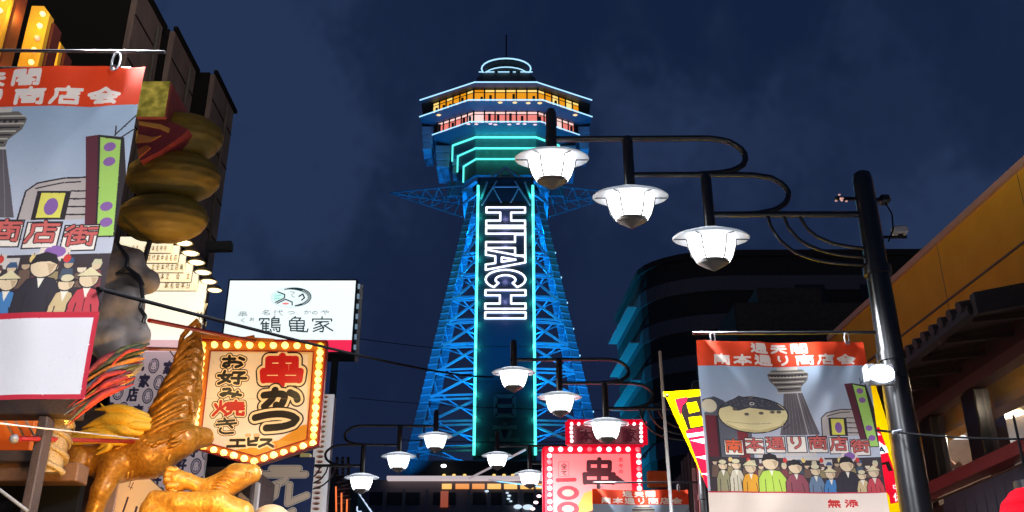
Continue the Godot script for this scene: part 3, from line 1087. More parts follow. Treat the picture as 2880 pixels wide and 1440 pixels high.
		stick("frame_leg", t, fy.call(1273 + s * 33.0, 470.0, 8.5), fy.call(1273, 470.0, 8.5), 0.18, M.steel)
	# small red-white marker lamps up the east legs
	for k in 8:
		var yk := 33.0 + k * 4.4
		var bl := MB.new()
		bl.ball(Vector3(half.call(yk) + 0.1, yk, dep.call(yk) + 0.2), Vector3(0.12, 0.16, 0.12), 8, 6)
		part("lamp", t, bl.done(), M.ice)
	# floodlights that wash the steel blue: on the base roof in front, and inside the lattice
	var blue := Color(0.0, 0.55, 1.0)
	var fl := glow(rgb(70, 150, 255), 1.5)
	for e in [[-15.0, 25.0, 23.0, -12.0, 46.0, 300.0], [15.0, 25.0, 23.0, 12.0, 46.0, 300.0], [-12.0, 25.0, 24.0, -7.0, 80.0, 1500.0], [12.0, 25.0, 24.0, 7.0, 80.0, 1500.0]]:
		var bx := MB.new()
		bx.box(Vector3(e[0], e[1] - 1.2, e[2]), Vector3(0.8, 0.5, 0.5), Basis.IDENTITY, 0.05)
		part("floodlight", t, bx.done(), fl)
		spot(t, Vector3(e[0], e[1] - 0.6, e[2]), Vector3(e[3], e[4], 2), blue, e[5], 34.0, 0.3, 200.0)
	for e in [[24.0, 60.0], [33.0, 80.0], [42.0, 80.0], [51.0, 80.0], [60.0, 75.0], [69.0, 80.0]]:
		for s in [-1.0, 1.0]:
			var bl := MB.new()
			bl.ball(Vector3(s * 4.0, e[0], 0.0), Vector3(0.2, 0.2, 0.2), 8, 6)
			part("lamp", t, bl.done(), fl)
			var l := OmniLight3D.new()
			l.name = "beam"
			l.light_color = Color(0.0, 0.55, 1.0)
			l.light_energy = e[1]
			l.light_size = 0.15
			l.omni_range = 60.0
			l.omni_attenuation = 2.0
			l.shadow_enabled = true
			l.position = Vector3(s * 4.0, e[0], 0.0)
			t.add_child(l, true)


func apartment_block() -> void:
	# rounded flats far behind the east side, balcony edges on the tower's side lit cyan
	var D := 84.0
	var c := at(1900, 860, D)
	var t := thing("apartment_block", "dark rounded apartment block with cyan lit balcony bands behind the street lamps", "building", Vector3(c.x, 0, -D - 14))
	var xl: float = at(1600, 860, D + 6).x - c.x
	var xr := xl + 38.0
	var top: float = at(1800, 641, D - 5.5).y
	# street flank, round corner, long front: (x, z) in the block's own space
	var fn := at(1602, 700, D) - t.position
	var hh: float = at(1602, 700, D).y - EYE.y
	var ff := aty(1551, 802, at(1602, 700, D).y) - t.position
	var out := func(grow: float) -> Array:
		var p := [Vector2(ff.x - grow, ff.z), Vector2(fn.x - grow, fn.z - grow * 0.3)]
		for k in 8:
			var a := (k + 1) * (PI / 2) / 8.0
			p.append(Vector2(fn.x + 7.5 * (1.0 - cos(a)) - grow * cos(a), fn.z + 5.5 * sin(a) + grow * sin(a)))
		p.append(Vector2(xr + grow, fn.z + 5.9 + grow))
		p.append(Vector2(xr + grow, ff.z - 6.0))
		p.append(Vector2(ff.x + 3.0, ff.z - 6.0))
		return p
	var ring := func(grow: float, y: float) -> Array:
		var r := []
		for q in out.call(grow):
			r.append(Vector3(q.x, y, q.y))
		return r
	var b := MB.new()
	b.rings([ring.call(0.0, top), ring.call(0.0, 0.0)])
	part("wall", t, b.done(), M.dark_wall)
	b = MB.new()
	b.rings([ring.call(0.2, top + 0.4), ring.call(0.2, top - 0.2)])
	part("roof", t, b.done(), M.dark_wall)
	var fh := 3.5
	var rail := noisy(lin(0.34, 0.36, 0.38), lin(0.42, 0.44, 0.46), 0.02, 0.5)
	for k in 10:
		var y := top - 2.4 - k * fh
		b = MB.new()
		b.rings([ring.call(0.08, y + 0.4), ring.call(0.08, y - 0.95)])
		part("balcony", t, b.done(), M.flats)
		# the flat flank that turns to the tower
		b = MB.new()
		b.bar(Vector3(fn.x - 0.16, y - 0.3, fn.z - 0.2), Vector3(ff.x - 0.16, y - 0.3, ff.z), 0.12, 1.55)
		part("balcony_rail", t, b.done(), rail)
		for j in 5:
			var bx := xl + 12 + j * 5.6
			b = MB.new()
			b.quad(Vector3(bx, y - 1.0, fn.z + 6.95), Vector3(bx + 2.6, y - 1.0, fn.z + 6.95), Vector3(bx + 2.6, y - 2.9, fn.z + 6.95), Vector3(bx, y - 2.9, fn.z + 6.95), Vector3(0, 0, 1))
			part("window", t, b.done(), M.tower_dark)
	b = MB.new()
	b.ball(at(2022, 867, D) - t.position, Vector3(0.35, 0.12, 0.1), 8, 6)
	part("lamp", t, b.done(), M.warm_bright)
	for e in [[2140.0, 3.0, 5.0], [2060.0, 2.0, 6.0]]:
		stick("roof_room", t, Vector3(at(e[0], 640, D).x - c.x, top + 1.2, -4), Vector3(at(e[0], 640, D).x - c.x, top + 1.2 + e[1], -4), e[2], M.dark_wall)
	# the spill of the tower's neon reaches the flank: a cyan floodlight on a mast beside the tower
	var f := thing("neon_floodlight", "small cyan floodlight on a low mast between the tower and the flats", "floodlight", Vector3(-3.0, 0, -106))
	stick("mast", f, Vector3(0, 0, 0), Vector3(0, 12, 0), 0.4, M.tower_dark, -1.0, true)
	var fb := MB.new()
	fb.box(Vector3(0, 12.2, 0), Vector3(0.6, 0.4, 0.6), Basis.IDENTITY, 0.05)
	part("lamp", f, fb.done(), M.cyan)
	spot(f, Vector3(0.2, 12.7, 0), Vector3(14.3, 27, 15.0), Color(0.0, 0.66, 0.9), 900.0, 36.0, 0.3, 120.0)


func end_building() -> void:
	# the low building that closes the street under the tower
	var D := 112.0
	var yr: float = at(1270, 1207, D).y
	var xl: float = at(862, 1250, D).x
	var xr: float = at(1520, 1250, D).x
	var t := thing("end_building", "low grey building with a lit clerestory closing the street under the tower", "building", Vector3((xl + xr) / 2, 0, -D - 8))
	var w := xr - xl
	var b := MB.new()
	b.box(Vector3(0, yr / 2, 0), Vector3(w, yr, 16), Basis.IDENTITY, 0.05)
	part("wall", t, b.done(), noisy(lin(0.22, 0.18, 0.19), lin(0.32, 0.27, 0.28), 0.03, 0.8, 0.2))
	b = MB.new()
	b.box(Vector3(2.0, yr + 0.06, 8.4), Vector3(w - 6.0, 0.42, 1.2), Basis.IDENTITY, 0.05)
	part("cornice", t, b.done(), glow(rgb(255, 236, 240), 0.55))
	var px := func(x: float, y: float) -> Vector3: return at(x, y, D - 0.06) - t.position
	for e in [[1112, 1136], [1146, 1180], [1188, 1219], [1226, 1260], [1268, 1301], [1309, 1342], [1348, 1390], [1396, 1432]]:
		var p0: Vector3 = px.call(e[0], 1217.0)
		var p1: Vector3 = px.call(e[1], 1230.0)
		b = MB.new()
		b.box((p0 + p1) / 2 - Vector3(0, 0, 0.2), Vector3(p1.x - p0.x, p0.y - p1.y, 0.4))
		part("window", t, b.done(), glow(rgb(255, 190, 84) if (e[0] % 3) else rgb(232, 140, 40), 1.05))
	# tall dark windows below, a warm doorway between two of them
	for e in [[1090, 1108], [1128, 1146], [1190, 1222], [1236, 1262], [1272, 1302], [1318, 1342], [1352, 1384], [1390, 1420], [930, 962], [975, 1010], [1020, 1055]]:
		var p0: Vector3 = px.call(e[0], 1238.0)
		var p1: Vector3 = px.call(e[1], 1270.0)
		b = MB.new()
		b.box((p0 + p1) / 2 - Vector3(0, 0, 0.1), Vector3(p1.x - p0.x, p0.y - p1.y, 0.26), Basis.IDENTITY, 0.03)
		part("window", t, b.done(), M.tower_dark)
	var d0: Vector3 = px.call(1109.0, 1236.0)
	var d1: Vector3 = px.call(1127.0, 1276.0)
	b = MB.new()
	b.box((d0 + d1) / 2, Vector3(d1.x - d0.x, d0.y - d1.y, 0.3))
	part("door", t, b.done(), glow(rgb(210, 96, 44), 0.45))
	for x in [1075.0, 1180.0, 1230.0, 1268.0, 1310.0, 1347.0, 1388.0, 1018.0, 968.0]:
		var p0: Vector3 = px.call(x, 1232.0)
		stick("pilaster", t, p0 + Vector3(0, 0, 0.2), Vector3(p0.x, 0, p0.z + 0.2), 0.3, M.grey_metal)
	for e in [[1225, 1237, 0.25], [1276, 1241, 0.18], [1281, 1248, 0.22], [1279, 1256, 0.2], [1285, 1262, 0.18], [1303, 1276, 0.5], [1328, 1277, 0.6]]:
		b = MB.new()
		b.ball(px.call(float(e[0]), float(e[1])) + Vector3(0, 0, 0.3), Vector3(e[2], e[2] * 0.5, 0.2), 10, 6)
		part("lamp", t, b.done(), glow(rgb(214, 236, 255), 1.0))
	# plinth block of the tower behind it
	var tb := thing("tower_base", "dark block at the foot of the tower dotted with small round lights", "building", Vector3(at(1275, 1180, 128).x, 0, -134))
	var yt: float = at(1275, 1150, 128).y
	b = MB.new()
	b.box(Vector3(0, yt / 2, -3), Vector3(26, yt, 14), Basis.IDENTITY, 0.1)
	part("wall", tb, b.done(), M.dark_wall)
	b = MB.new()
	b.box(Vector3(0, yt * 0.42, 2), Vector3(34, yt * 0.84, 7), Basis.IDENTITY, 0.1)
	part("wing", tb, b.done(), M.dark_wall)
	for x in [1117.0, 1142.0, 1169.0, 1243.0, 1268.0, 1290.0]:
		b = MB.new()
		b.ball(at(x, 1195, 128.4) - tb.position, Vector3(0.24, 0.15, 0.1), 10, 6)
		part("lamp", tb, b.done(), M.warm_bright)
	b = MB.new()
	b.ball(at(1116, 1172, 128.4) - tb.position, Vector3(0.36, 0.22, 0.12), 10, 6)
	part("lamp", tb, b.done(), M.lens)
	# street signs and pale arcade lights low on the west side
	var s := thing("arcade_light", "row of pale blue ceiling lights under a dark arcade edge beside the end building", "light", at(890, 1262, 60))
	for k in 6:
		b = MB.new()
		var q := at(886 + k * 7.0, 1234 + k * 12.0, 62.0 - k * 4.0) - s.position
		b.box(q, Vector3(0.62, 0.16, 0.9), Basis.IDENTITY, 0.03)
		part("lamp", s, b.done(), glow(rgb(206, 226, 255), 1.1))
	b = MB.new()
	b.bar(at(878, 1222, 64) - s.position, at(930, 1310, 38) - s.position, 0.3)
	part("edge", s, b.done(), M.dark_wall)


func right_shop() -> void:
	# tile-roofed restaurant on the east side with a yellow board above it
	var f := thing("yellow_fascia", "long orange yellow signboard above the tiled roof running down the street", "signboard", Vector3(8.3, 0, -15))
	var ft := func(x: float, y: float, d: float) -> Vector3: return at(x, y, d) - f.position
	# two ends of the board, from where its upper edge is seen
	var pa := atx(2576, 417, 8.2)
		# carry the far end along the sight line to the height of the near end
	var v := at(2088, 856, 1.0) - EYE
	var pb := EYE + v * ((pa.y - EYE.y) / v.y)
	var run := (pb - pa)
	var near := pa - run * 0.3
	var drop := 3.4
	var nrm := Vector3(-run.z, 0, run.x).normalized()
	if nrm.x > 0:
		nrm = -nrm
	var b := MB.new(f.position)
	b.prism([near, pb, pb - Vector3(0, drop, 0), near - Vector3(0, drop, 0)], -nrm * 0.35)
	part("board", f, b.done(), M.fascia)
	b = MB.new(f.position)
	b.bar(near + nrm * 0.02 + Vector3(0, 0.04, 0), pb + nrm * 0.02 + Vector3(0, 0.04, 0), 0.12, 0.1)
	part("trim", f, b.done(), M.trim)
	b = MB.new(f.position)
	var gy: float = atx(2576, 614, pa.x).y
	b.bar(Vector3(near.x, gy, near.z) + nrm * 0.01, Vector3(pb.x, gy, pb.z) + nrm * 0.01, 0.035, 0.03)
	part("groove", f, b.done(), M.cap)
	for k in 3:  # butt joints of the sheets
		var pj := near.lerp(pb, (k + 1) / 4.0) + nrm * 0.004
		b = MB.new(f.position)
		b.bar(pj, pj - Vector3(0, drop, 0), 0.006, 0.01)
		part("sheet_joint", f, b.done(), M.cap)
	for k in 5:
		var p := near.lerp(pb, (k + 0.5) / 5.0)
		b = MB.new(f.position)
		b.bar(p - nrm * 0.4 - Vector3(0, 0.1, 0), p - nrm * 0.4 - Vector3(0, p.y, 0), 0.3)
		part("post", f, b.done(), M.dark_wood)

	var s := thing("tile_roofed_shop", "dark restaurant with a tiled eave, wood beams and glass upper floor", "building", Vector3(9, 0, -14))
	var ex := 6.5
	var e0 := atx(2440, 762, ex)
	var ey: float = e0.y
	var d0 := -e0.z
	var d1 := 34.0
	var wx := 7.7
	var ly: float = atx(2576, 884, wx).y
	var ry: float = atx(2530, 1150, wx - 0.12).y
	# roof deck and its row of half-round tiles
	b = MB.new(s.position)
	b.prism([Vector3(ex, ey, -d0), Vector3(ex + 5.0, ey + 1.0, -d0), Vector3(ex + 5.0, ey + 0.85, -d0), Vector3(ex, ey - 0.12, -d0)], Vector3(0, 0, -(d1 - d0)))
	var roof := part("roof", s, b.done(), M.dark_wood)
	var nt := 64
	for k in nt:
		var z := -d0 - (k + 0.5) * (d1 - d0) / nt
		b = MB.new(s.position)
		b.tube([Vector3(ex - 0.1, ey - 0.01, z), Vector3(ex + 0.4, ey + 0.09, z), Vector3(ex + 5.0, ey + 1.02, z)], 0.085, 8)
		part("roof_tile", roof, b.done(), M.tile)
	b = MB.new(s.position)
	b.bar(Vector3(ex + 0.02, ey - 0.1, -d0), Vector3(ex + 0.02, ey - 0.1, -d1), 0.14)
	part("gutter", s, b.done(), M.tile)
	b = MB.new(s.position)
	b.prism([Vector3(ex, ey + 0.1, -d0 + 0.02), Vector3(ex + 5.0, ey + 1.1, -d0 + 0.02), Vector3(ex + 5.0, ey + 0.75, -d0 + 0.02), Vector3(ex, ey - 0.22, -d0 + 0.02)], Vector3(0, 0, 0.14))
	part("barge_board", s, b.done(), M.tile)
	for k in 22:
		var z := -d0 - 0.3 - k * (d1 - d0 - 0.4) / 22.0
		b = MB.new(s.position)
		b.bar(Vector3(ex + 0.1, ey - 0.16, z), Vector3(wx + 1.2, ey + 0.08, z), 0.09, 0.12)
		part("rafter", s, b.done(), M.dark_wood)
	# the lintel under the eave, posts, panes, sills
	b = MB.new(s.position)
	b.bar(Vector3(wx, ly, -d0 + 4.0), Vector3(wx, ly, -d1), 0.2, 0.26)
	part("lintel", s, b.done(), noisy(lin(0.06, 0.03, 0.026), lin(0.12, 0.065, 0.055), 0.04, 0.5, 0.3, 0.0, Vector3(1, 5, 1)))
	b = MB.new(s.position)
	b.box(Vector3(wx + 0.02, (ly + 0.14 + ey + 0.2) / 2, -(d0 + d1) / 2), Vector3(0.12, ey + 0.06 - ly, d1 - d0))
	part("upper_wall", s, b.done(), M.dark_wood)
	var zz := []
	for e in [[2700.0, 1100.0], [2462.0, 1050.0], [2349.0, 1100.0], [2270.0, 1100.0], [2210.0, 1100.0]]:
		zz.append(-atx(e[0], e[1], wx).z)
	for e in zz:
		b = MB.new(s.position)
		b.box(Vector3(wx, (ly - 0.13 + ry) / 2, -e), Vector3(0.26, ly - 0.13 - ry, 0.5), Basis.IDENTITY, 0.02)
		part("post", s, b.done(), M.black)
	for k in 4:
		b = MB.new(s.position)
		b.box(Vector3(wx + 0.02, (ly - 0.13 + ry) / 2, -(zz[k] + zz[k + 1]) / 2), Vector3(0.02, ly - 0.15 - ry, zz[k + 1] - zz[k] - 0.54))
		part("pane", s, b.done(), M.glass)
	var rosy := noisy(lin(0.3, 0.05, 0.05), lin(0.4, 0.075, 0.07), 0.03, 0.5)
	b = MB.new(s.position)
	b.bar(Vector3(wx - 0.12, ry, -8.0), Vector3(wx - 0.12, ry, -d1), 0.2, 0.3)
	part("red_rail", s, b.done(), rosy)
	# room behind the glass
	var room := noisy(lin(0.3, 0.28, 0.27), lin(0.4, 0.37, 0.35), 0.03, 0.8)
	b = MB.new(s.position)
	b.box(Vector3(13.1, (ry + ly) / 2, -21), Vector3(0.2, 3.0, 28))
	part("back_wall", s, b.done(), room)
	b = MB.new(s.position)
	b.box(Vector3(10.5, ly + 0.2, -21), Vector3(5.4, 0.1, 28))
	part("ceiling", s, b.done(), noisy(lin(0.4, 0.35, 0.31), lin(0.5, 0.44, 0.39), 0.03, 0.8))
	b = MB.new(s.position)
	b.box(Vector3(10.5, ry - 0.3, -21), Vector3(5.4, 0.16, 28))
	part("upper_floor", s, b.done(), M.dark_wood)
	b = MB.new(s.position)
	b.box(Vector3(10.5, (ry + ly) / 2, -35.05), Vector3(5.6, 3.0, 0.1))
	part("end_wall", s, b.done(), room)
	# front of the floor below the rail
	b = MB.new(s.position)
	b.box(Vector3(wx + 0.4, ry / 2 - 0.2, -21), Vector3(0.3, ry - 0.4, 28))
	part("lower_wall", s, b.done(), M.brown_wall)
	for k in 16:
		b = MB.new(s.position)
		b.box(Vector3(wx + 0.22, ry / 2 - 0.25, -8.4 - k * 1.1), Vector3(0.06, ry - 0.6, 0.09), Basis.IDENTITY, 0.01)
		part("batten", s, b.done(), M.dark_wood)
	var pt := func(x: float, y: float, h: float) -> Vector3:
		var q := at(x, y, 1.0) - EYE
		return EYE + q * ((h - EYE.y) / q.y)
	for e in [[2515.0, 1038.0, 0.42, 0], [2385.0, 1105.0, 0.4, 1], [2354.0, 977.0, 0.2, 2], [2449.0, 1147.0, 0.3, 1], [2505.0, 884.0, 0.1, 2]]:
		var p: Vector3 = pt.call(e[0], e[1], ly + 0.08)
		p.z = maxf(p.z, -33.5)
		p.x = clampf(p.x, 8.2, 12.8)
		b = MB.new(s.position)
		b.lathe(p, [Vector2(0, -0.05), Vector2(e[2], -0.04), Vector2(e[2] * 0.9, 0.02)], 20)
		part("ceiling_lamp", s, b.done(), [glow(rgb(255, 226, 150), 1.6), glow(rgb(244, 250, 255), 1.7), glow(rgb(240, 214, 150), 0.9)][e[3]])
		omni(p - Vector3(0, 0.25, 0), [rgb(255, 232, 200), rgb(240, 244, 255), rgb(255, 236, 210)][e[3]], 7.0 if e[3] < 2 else 2.0, 0.08)
	# a rail of dark work clothes and papers by the window, a hanging paper fish
	var cy: float = atx(2450, 1222, wx - 0.3).y
	for k in 9:
		var z := atx(2590 - k * 26.0, 1230, wx - 0.3).z
		b = MB.new(s.position)
		b.prism([Vector3(wx - 0.3, cy, z - 0.2), Vector3(wx - 0.3, cy, z + 0.2), Vector3(wx - 0.34, cy - 0.44, z + 0.26), Vector3(wx - 0.34, cy - 0.9, z + 0.22), Vector3(wx - 0.34, cy - 0.9, z - 0.24), Vector3(wx - 0.34, cy - 0.4, z - 0.25)], Vector3(0.05, 0, 0))
		part("noren_strip", s, b.done(), noisy(lin(0.02, 0.02, 0.035), lin(0.2, 0.2, 0.24), 0.09, 0.9, 0.0, 0.0, Vector3(2, 2, 2), 3 + k))
	stick("noren_rod", s, Vector3(wx - 0.3, cy + 0.02, -10.0) - s.position, Vector3(wx - 0.3, cy + 0.02, -22.0) - s.position, 0.04, M.wood, -1.0, true)
	var fish := []
	for k in 12:
		var a := k / 11.0
		fish.append(atx(2352 + a * 62, 1172 + sin(a * 9.0) * 8.0 - a * 6.0, wx + 0.3) - s.position)
	b = MB.new()
	b.tube(fish, 0.05, 8)
	part("paper_streamer", s, b.done(), mk(lin(0.5, 0.26, 0.22), 0.7))
	# red paper lantern hung at the corner of the shop front
	var lc := at(2612, 1345, 7.4)
	var ln := thing("red_lantern", "big red ribbed paper lantern hanging below the restaurant's red rail", "lantern", lc)
	b = MB.new()
	var prof := []
	for k in 33:
		var a := -PI / 2 * 0.86 + PI * 0.86 * k / 32.0
		prof.append(Vector2(0.27 * cos(a) * (1.0 + 0.02 * (1.0 if k % 4 < 2 else -1.0)), 0.36 * sin(a)))
	b.lathe(Vector3.ZERO, prof, 28)
	var paper := glow(rgb(222, 10, 34), 0.5, lin(0.26, 0.003, 0.008))
	paper.roughness = 0.9
	paper.metallic_specular = 0.1
	part("paper_shade", ln, b.done(), paper)
	for y in [-0.36, 0.36]:
		b = MB.new()
		b.lathe(Vector3(0, y, 0), [Vector2(0, -0.03), Vector2(0.1, -0.03), Vector2(0.1, 0.03), Vector2(0, 0.03)], 20)
		part("hoop", ln, b.done(), M.black)
	stick("cord", ln, Vector3(0, 0.38, 0), Vector3(0, 0.9, 0), 0.02, M.cable, -1.0, true)


func fin_facade() -> void:
	# brown ribbed front on the east side beyond the lamp, seen edge on
	var pn := at(1790, 1150, 20.0)
	var pf := at(1640, 1150, 46.0)
	var t := thing("ribbed_facade", "dark brown building front with upright fins behind the red bulb signs", "building", Vector3(pn.x, 0, -30))
	var top: float = at(1745, 1010, 21.0).y
	var b := MB.new(t.position)
	var a := Vector3(pn.x, 0, pn.z)
	var c := Vector3(pf.x, 0, pf.z)
	b.prism([a, c, c + Vector3(0, top, 0), a + Vector3(0, top - 0.8, 0)], Vector3(6, 0, 0))
	part("wall", t, b.done(), M.brown_wall)
	for k in 26:
		var p := a.lerp(c, k / 25.0)
		var h := lerpf(top - 0.8, top, k / 25.0)
		stick("fin", t, p + Vector3(-0.14, 1.0, 0) - t.position, p + Vector3(-0.14, h + 0.1 * (k % 3), 0) - t.position, 0.16, M.brown_wall, 0.28)
		if k % 4 == 1:
			stick("glint_strip", t, p + Vector3(-0.3, h - 2.2, 0) - t.position, p + Vector3(-0.3, h - 0.7, 0) - t.position, 0.07, M.pale)
	for e in [[1628, 1186, 1678, 1226], [1636, 1232, 1690, 1252]]:
		var pl := plate(e[0], e[1], e[2], e[3], 22.0)
		b = MB.new(t.position)
		b.box(Vector3((pl.l + pl.r) / 2, (pl.t + pl.b) / 2, pl.z), Vector3(pl.r - pl.l, pl.t - pl.b, 0.2), Basis.IDENTITY, 0.02)
		part("orange_panel", t, b.done(), noisy(lin(0.5, 0.17, 0.02), lin(0.6, 0.22, 0.03), 0.03, 0.6))
	var hall := thing("shadowed_hall", "tall plain dark building between the apartment block and the yellow signboard", "building", Vector3(16, 0, -46))
	var y9: float = at(1960, 850, 46.0).y
	b = MB.new()
	b.box(Vector3(2, y9 / 2, 0), Vector3(16, y9, 10), Basis.IDENTITY, 0.05)
	part("wall", hall, b.done(), M.dark_wall)
	stick("roof_plant", hall, Vector3(-3, y9, 2), Vector3(-3, y9 + 1.3, 2), 3.0, M.dark_wall)
	var pole := thing("flag_pole", "thin pale pole standing above the yellow banner's corner", "pole", at(1690, 1300, 13.0))
	stick("shaft", pole, Vector3.ZERO, at(1660, 884, 13.4) - pole.position, 0.045, M.pale, -1.0, true)


func left_buildings() -> void:
	# three dark slabs that step away down the west side
	var t := thing("slab_building", "tall black building of three stepped slabs with brown flanks on the west side", "building", Vector3(-11, 0, -22))
	var h := 0.0
	for e in [[352.0, -40.0, 17.6, 19.2], [440.0, 76.0, 20.0, 21.8], [541.0, 185.0, 22.6, 24.6]]:
		var p := at(e[0], e[1], e[2])
		var b := MB.new(t.position)
		b.box(Vector3(p.x - 5, p.y / 2, -(e[2] + e[3]) / 2), Vector3(10, p.y, e[3] - e[2]), Basis.IDENTITY, 0.03)
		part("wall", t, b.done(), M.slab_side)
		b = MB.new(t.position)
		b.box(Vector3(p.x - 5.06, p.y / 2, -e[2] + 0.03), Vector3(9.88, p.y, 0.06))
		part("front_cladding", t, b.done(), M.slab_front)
		for j in 12:
			stick("joint", t, Vector3(p.x + 0.006, p.y - 0.8 - j * 1.15, -e[2] - 0.05) - t.position, Vector3(p.x + 0.006, p.y - 0.8 - j * 1.15, -e[3] + 0.05) - t.position, 0.03, M.slab_front)
		stick("pipe", t, Vector3(p.x + 0.06, 0, -e[2] - 1.2) - t.position, Vector3(p.x + 0.06, p.y - 0.3, -e[2] - 1.2) - t.position, 0.09, M.dark_wall, -1.0, true)
		stick("coping", t, Vector3(p.x + 0.03, p.y + 0.03, -e[2] + 0.05) - t.position, Vector3(p.x + 0.03, p.y + 0.03, -e[3] - 0.05) - t.position, 0.1, M.slab_front)
	stick("bracket", t, at(520, 622, 22.0) - t.position, at(584, 620, 22.0) - t.position, 0.22, M.tower_dark)
	# plain dark house behind the bulb sign, and the row beyond it
	var hb := thing("shuttered_house", "plain dark brown house behind the golden figure and the bulb sign", "building", Vector3(-11, 0, -19))
	var pr := at(640, 1180, 16.0)
	var b2 := MB.new(hb.position)
	b2.box(Vector3(pr.x - 4, 2.4, -18.5), Vector3(8, 4.8, 5), Basis.IDENTITY, 0.03)
	part("wall", hb, b2.done(), M.brown_wall)
	for k in 6:
		stick("cladding_strip", hb, Vector3(pr.x - 0.4 - k * 0.7, 0.2, -15.96) - hb.position, Vector3(pr.x - 0.4 - k * 0.7, 4.75, -15.96) - hb.position, 0.08, M.dark_wood)
	var lamp := MB.new(hb.position)
	lamp.ball(at(632, 1146, 15.8), Vector3(0.06, 0.05, 0.04), 10, 6)
	part("lamp", hb, lamp.done(), M.lens)
	var rw := thing("row_house", "narrow dim shop house beyond the pale upright sign", "building", Vector3(-11, 0, -32))
	var pq := at(836, 1170, 34.0)
	b2 = MB.new(rw.position)
	b2.box(Vector3(pq.x - 4.5, pq.y / 2, -36), Vector3(9, pq.y, 8), Basis.IDENTITY, 0.03)
	part("wall", rw, b2.done(), M.dark_wall)
	for k in 3:
		stick("neon_tube", rw, at(845 + k * 14.0, 1224 + k * 16, 33.0) - rw.position, at(846 + k * 13.0, 1300, 33.0) - rw.position, 0.05, glow(rgb(255, 120, 50), 1.2), -1.0, true)
	for k in 13:
		stick("bird_spike", rw, at(846 + (k % 2) * 12.0, 1160 + k * 9.0, 33.2) - rw.position, at(868 + (k % 3) * 8.0, 1156 + k * 9.0, 33.2) - rw.position, 0.035, M.grey_metal)
	for k in 3:
		stick("spike_stem", rw, at(848 + k * 14.0, 1150, 33.3) - rw.position, at(850 + k * 14.0, 1300, 33.3) - rw.position, 0.09, M.dark_wood)
	# front of the eagle shop: dark eave, posts, beam, glowing panel, carved post, shutters
	var sh := thing("wooden_shopfront", "brown timber shopfront with a dark eave and glowing orange panel under the banner", "building", at(90, 1290, 8.6) * Vector3(1, 0, 1))
	var o := sh.position
	var wall := func(called: String, x0: float, y0: float, x1: float, y1: float, d: float, th: float, m: Material, bev := 0.01) -> void:
		var pl := plate(x0, y0, x1, y1, d)
		var q := MB.new(o)
		q.box(Vector3((pl.l + pl.r) / 2, (pl.t + pl.b) / 2, pl.z - th / 2), Vector3(pl.r - pl.l, pl.t - pl.b, th), Basis.IDENTITY, bev)
		part(called, sh, q.done(), m)
	wall.call("back_wall", -200, 1024, 290, 1500, 12.2, 0.2, M.brown_wall)
	wall.call("glow_panel", -60, 1046, 82, 1132, 9.2, 0.08, glow(rgb(232, 84, 22), 0.42, lin(0.6, 0.18, 0.03)))
	for k in 3:
		stick("slat", sh, at(8 + k * 26.0, 1050, 9.1) - o, at(34 + k * 26.0, 1096, 9.1) - o, 0.016, M.trim)
	wall.call("eave", -200, 1004, 186, 1042, 8.6, 0.25, M.dark_wood)
	wall.call("ledge", -200, 1336, 700, 1350, 8.8, 3.0, M.dark_wood)
	wall.call("upper_beam", -200, 1132, 82, 1160, 8.9, 0.3, M.dark_wood)
	wall.call("cross_beam", -200, 1162, 195, 1210, 9.0, 0.25, M.wood)
	wall.call("shutter", -200, 1212, 190, 1400, 9.3, 0.1, M.slab_front)
	wall.call("post", 62, 1046, 86, 1400, 8.5, 0.16, M.dark_wood)
	stick("rail", sh, at(-20, 1218, 8.3) - o, at(70, 1286, 8.3) - o, 0.03, M.grey_metal, -1.0, true)
	wall.call("pink_poster", 236, 1190, 284, 1400, 11.3, 0.04, noisy(lin(0.6, 0.42, 0.42), lin(0.68, 0.5, 0.5), 0.03, 0.7))
	wall.call("poster_patch", 244, 1240, 266, 1272, 11.26, 0.02, mk(lin(0.5, 0.03, 0.06), 0.6))
	wall.call("side_post", 200, 1190, 226, 1400, 11.2, 0.1, M.wood)
	# gilded carved hanging post
	var cp := MB.new(o)
	var pc := at(122, 1190, 8.9)
	var ph := 0.0
	var prof := []
	for k in 30:
		prof.append(Vector2(0.11 + 0.016 * sin(k * 1.7) + 0.02 * sin(k * 0.5), k * 0.023))
	prof.insert(0, Vector2(0, 0))
	prof.append(Vector2(0, 0.7))
	cp.tube([pc, pc + Vector3(0, 0.22, 0.02), pc + Vector3(0.01, 0.45, 0), pc + Vector3(0, 0.7, 0.01)], [0.11, 0.13, 0.12, 0.13], 14)
	for w in 2:  # a vine that winds up it
		var vine := []
		for k in 25:
			vine.append(pc + Vector3(cos(k * 0.6 + w * PI) * 0.13, k * 0.029, sin(k * 0.6 + w * PI) * 0.13))
		cp.tube(vine, 0.03, 6)
	part("carved_post", sh, cp.done(), noisy(lin(0.03, 0.02, 0.012), lin(0.75, 0.5, 0.2), 0.09, 0.45, 0.5, 0.2, Vector3(3, 3, 3)))
	# mirror-dark wall that closes the west side down to the ground
	var wl := thing("west_house", "dark house wall between the timber shopfront and the slab building", "building", Vector3(-10.5, 0, -13.5))
	b2 = MB.new(wl.position)
	b2.box(Vector3(-10.6, 2.6, -13.4), Vector3(6.0, 5.2, 5.0), Basis.IDENTITY, 0.03)
	part("wall", wl, b2.done(), M.dark_wall)
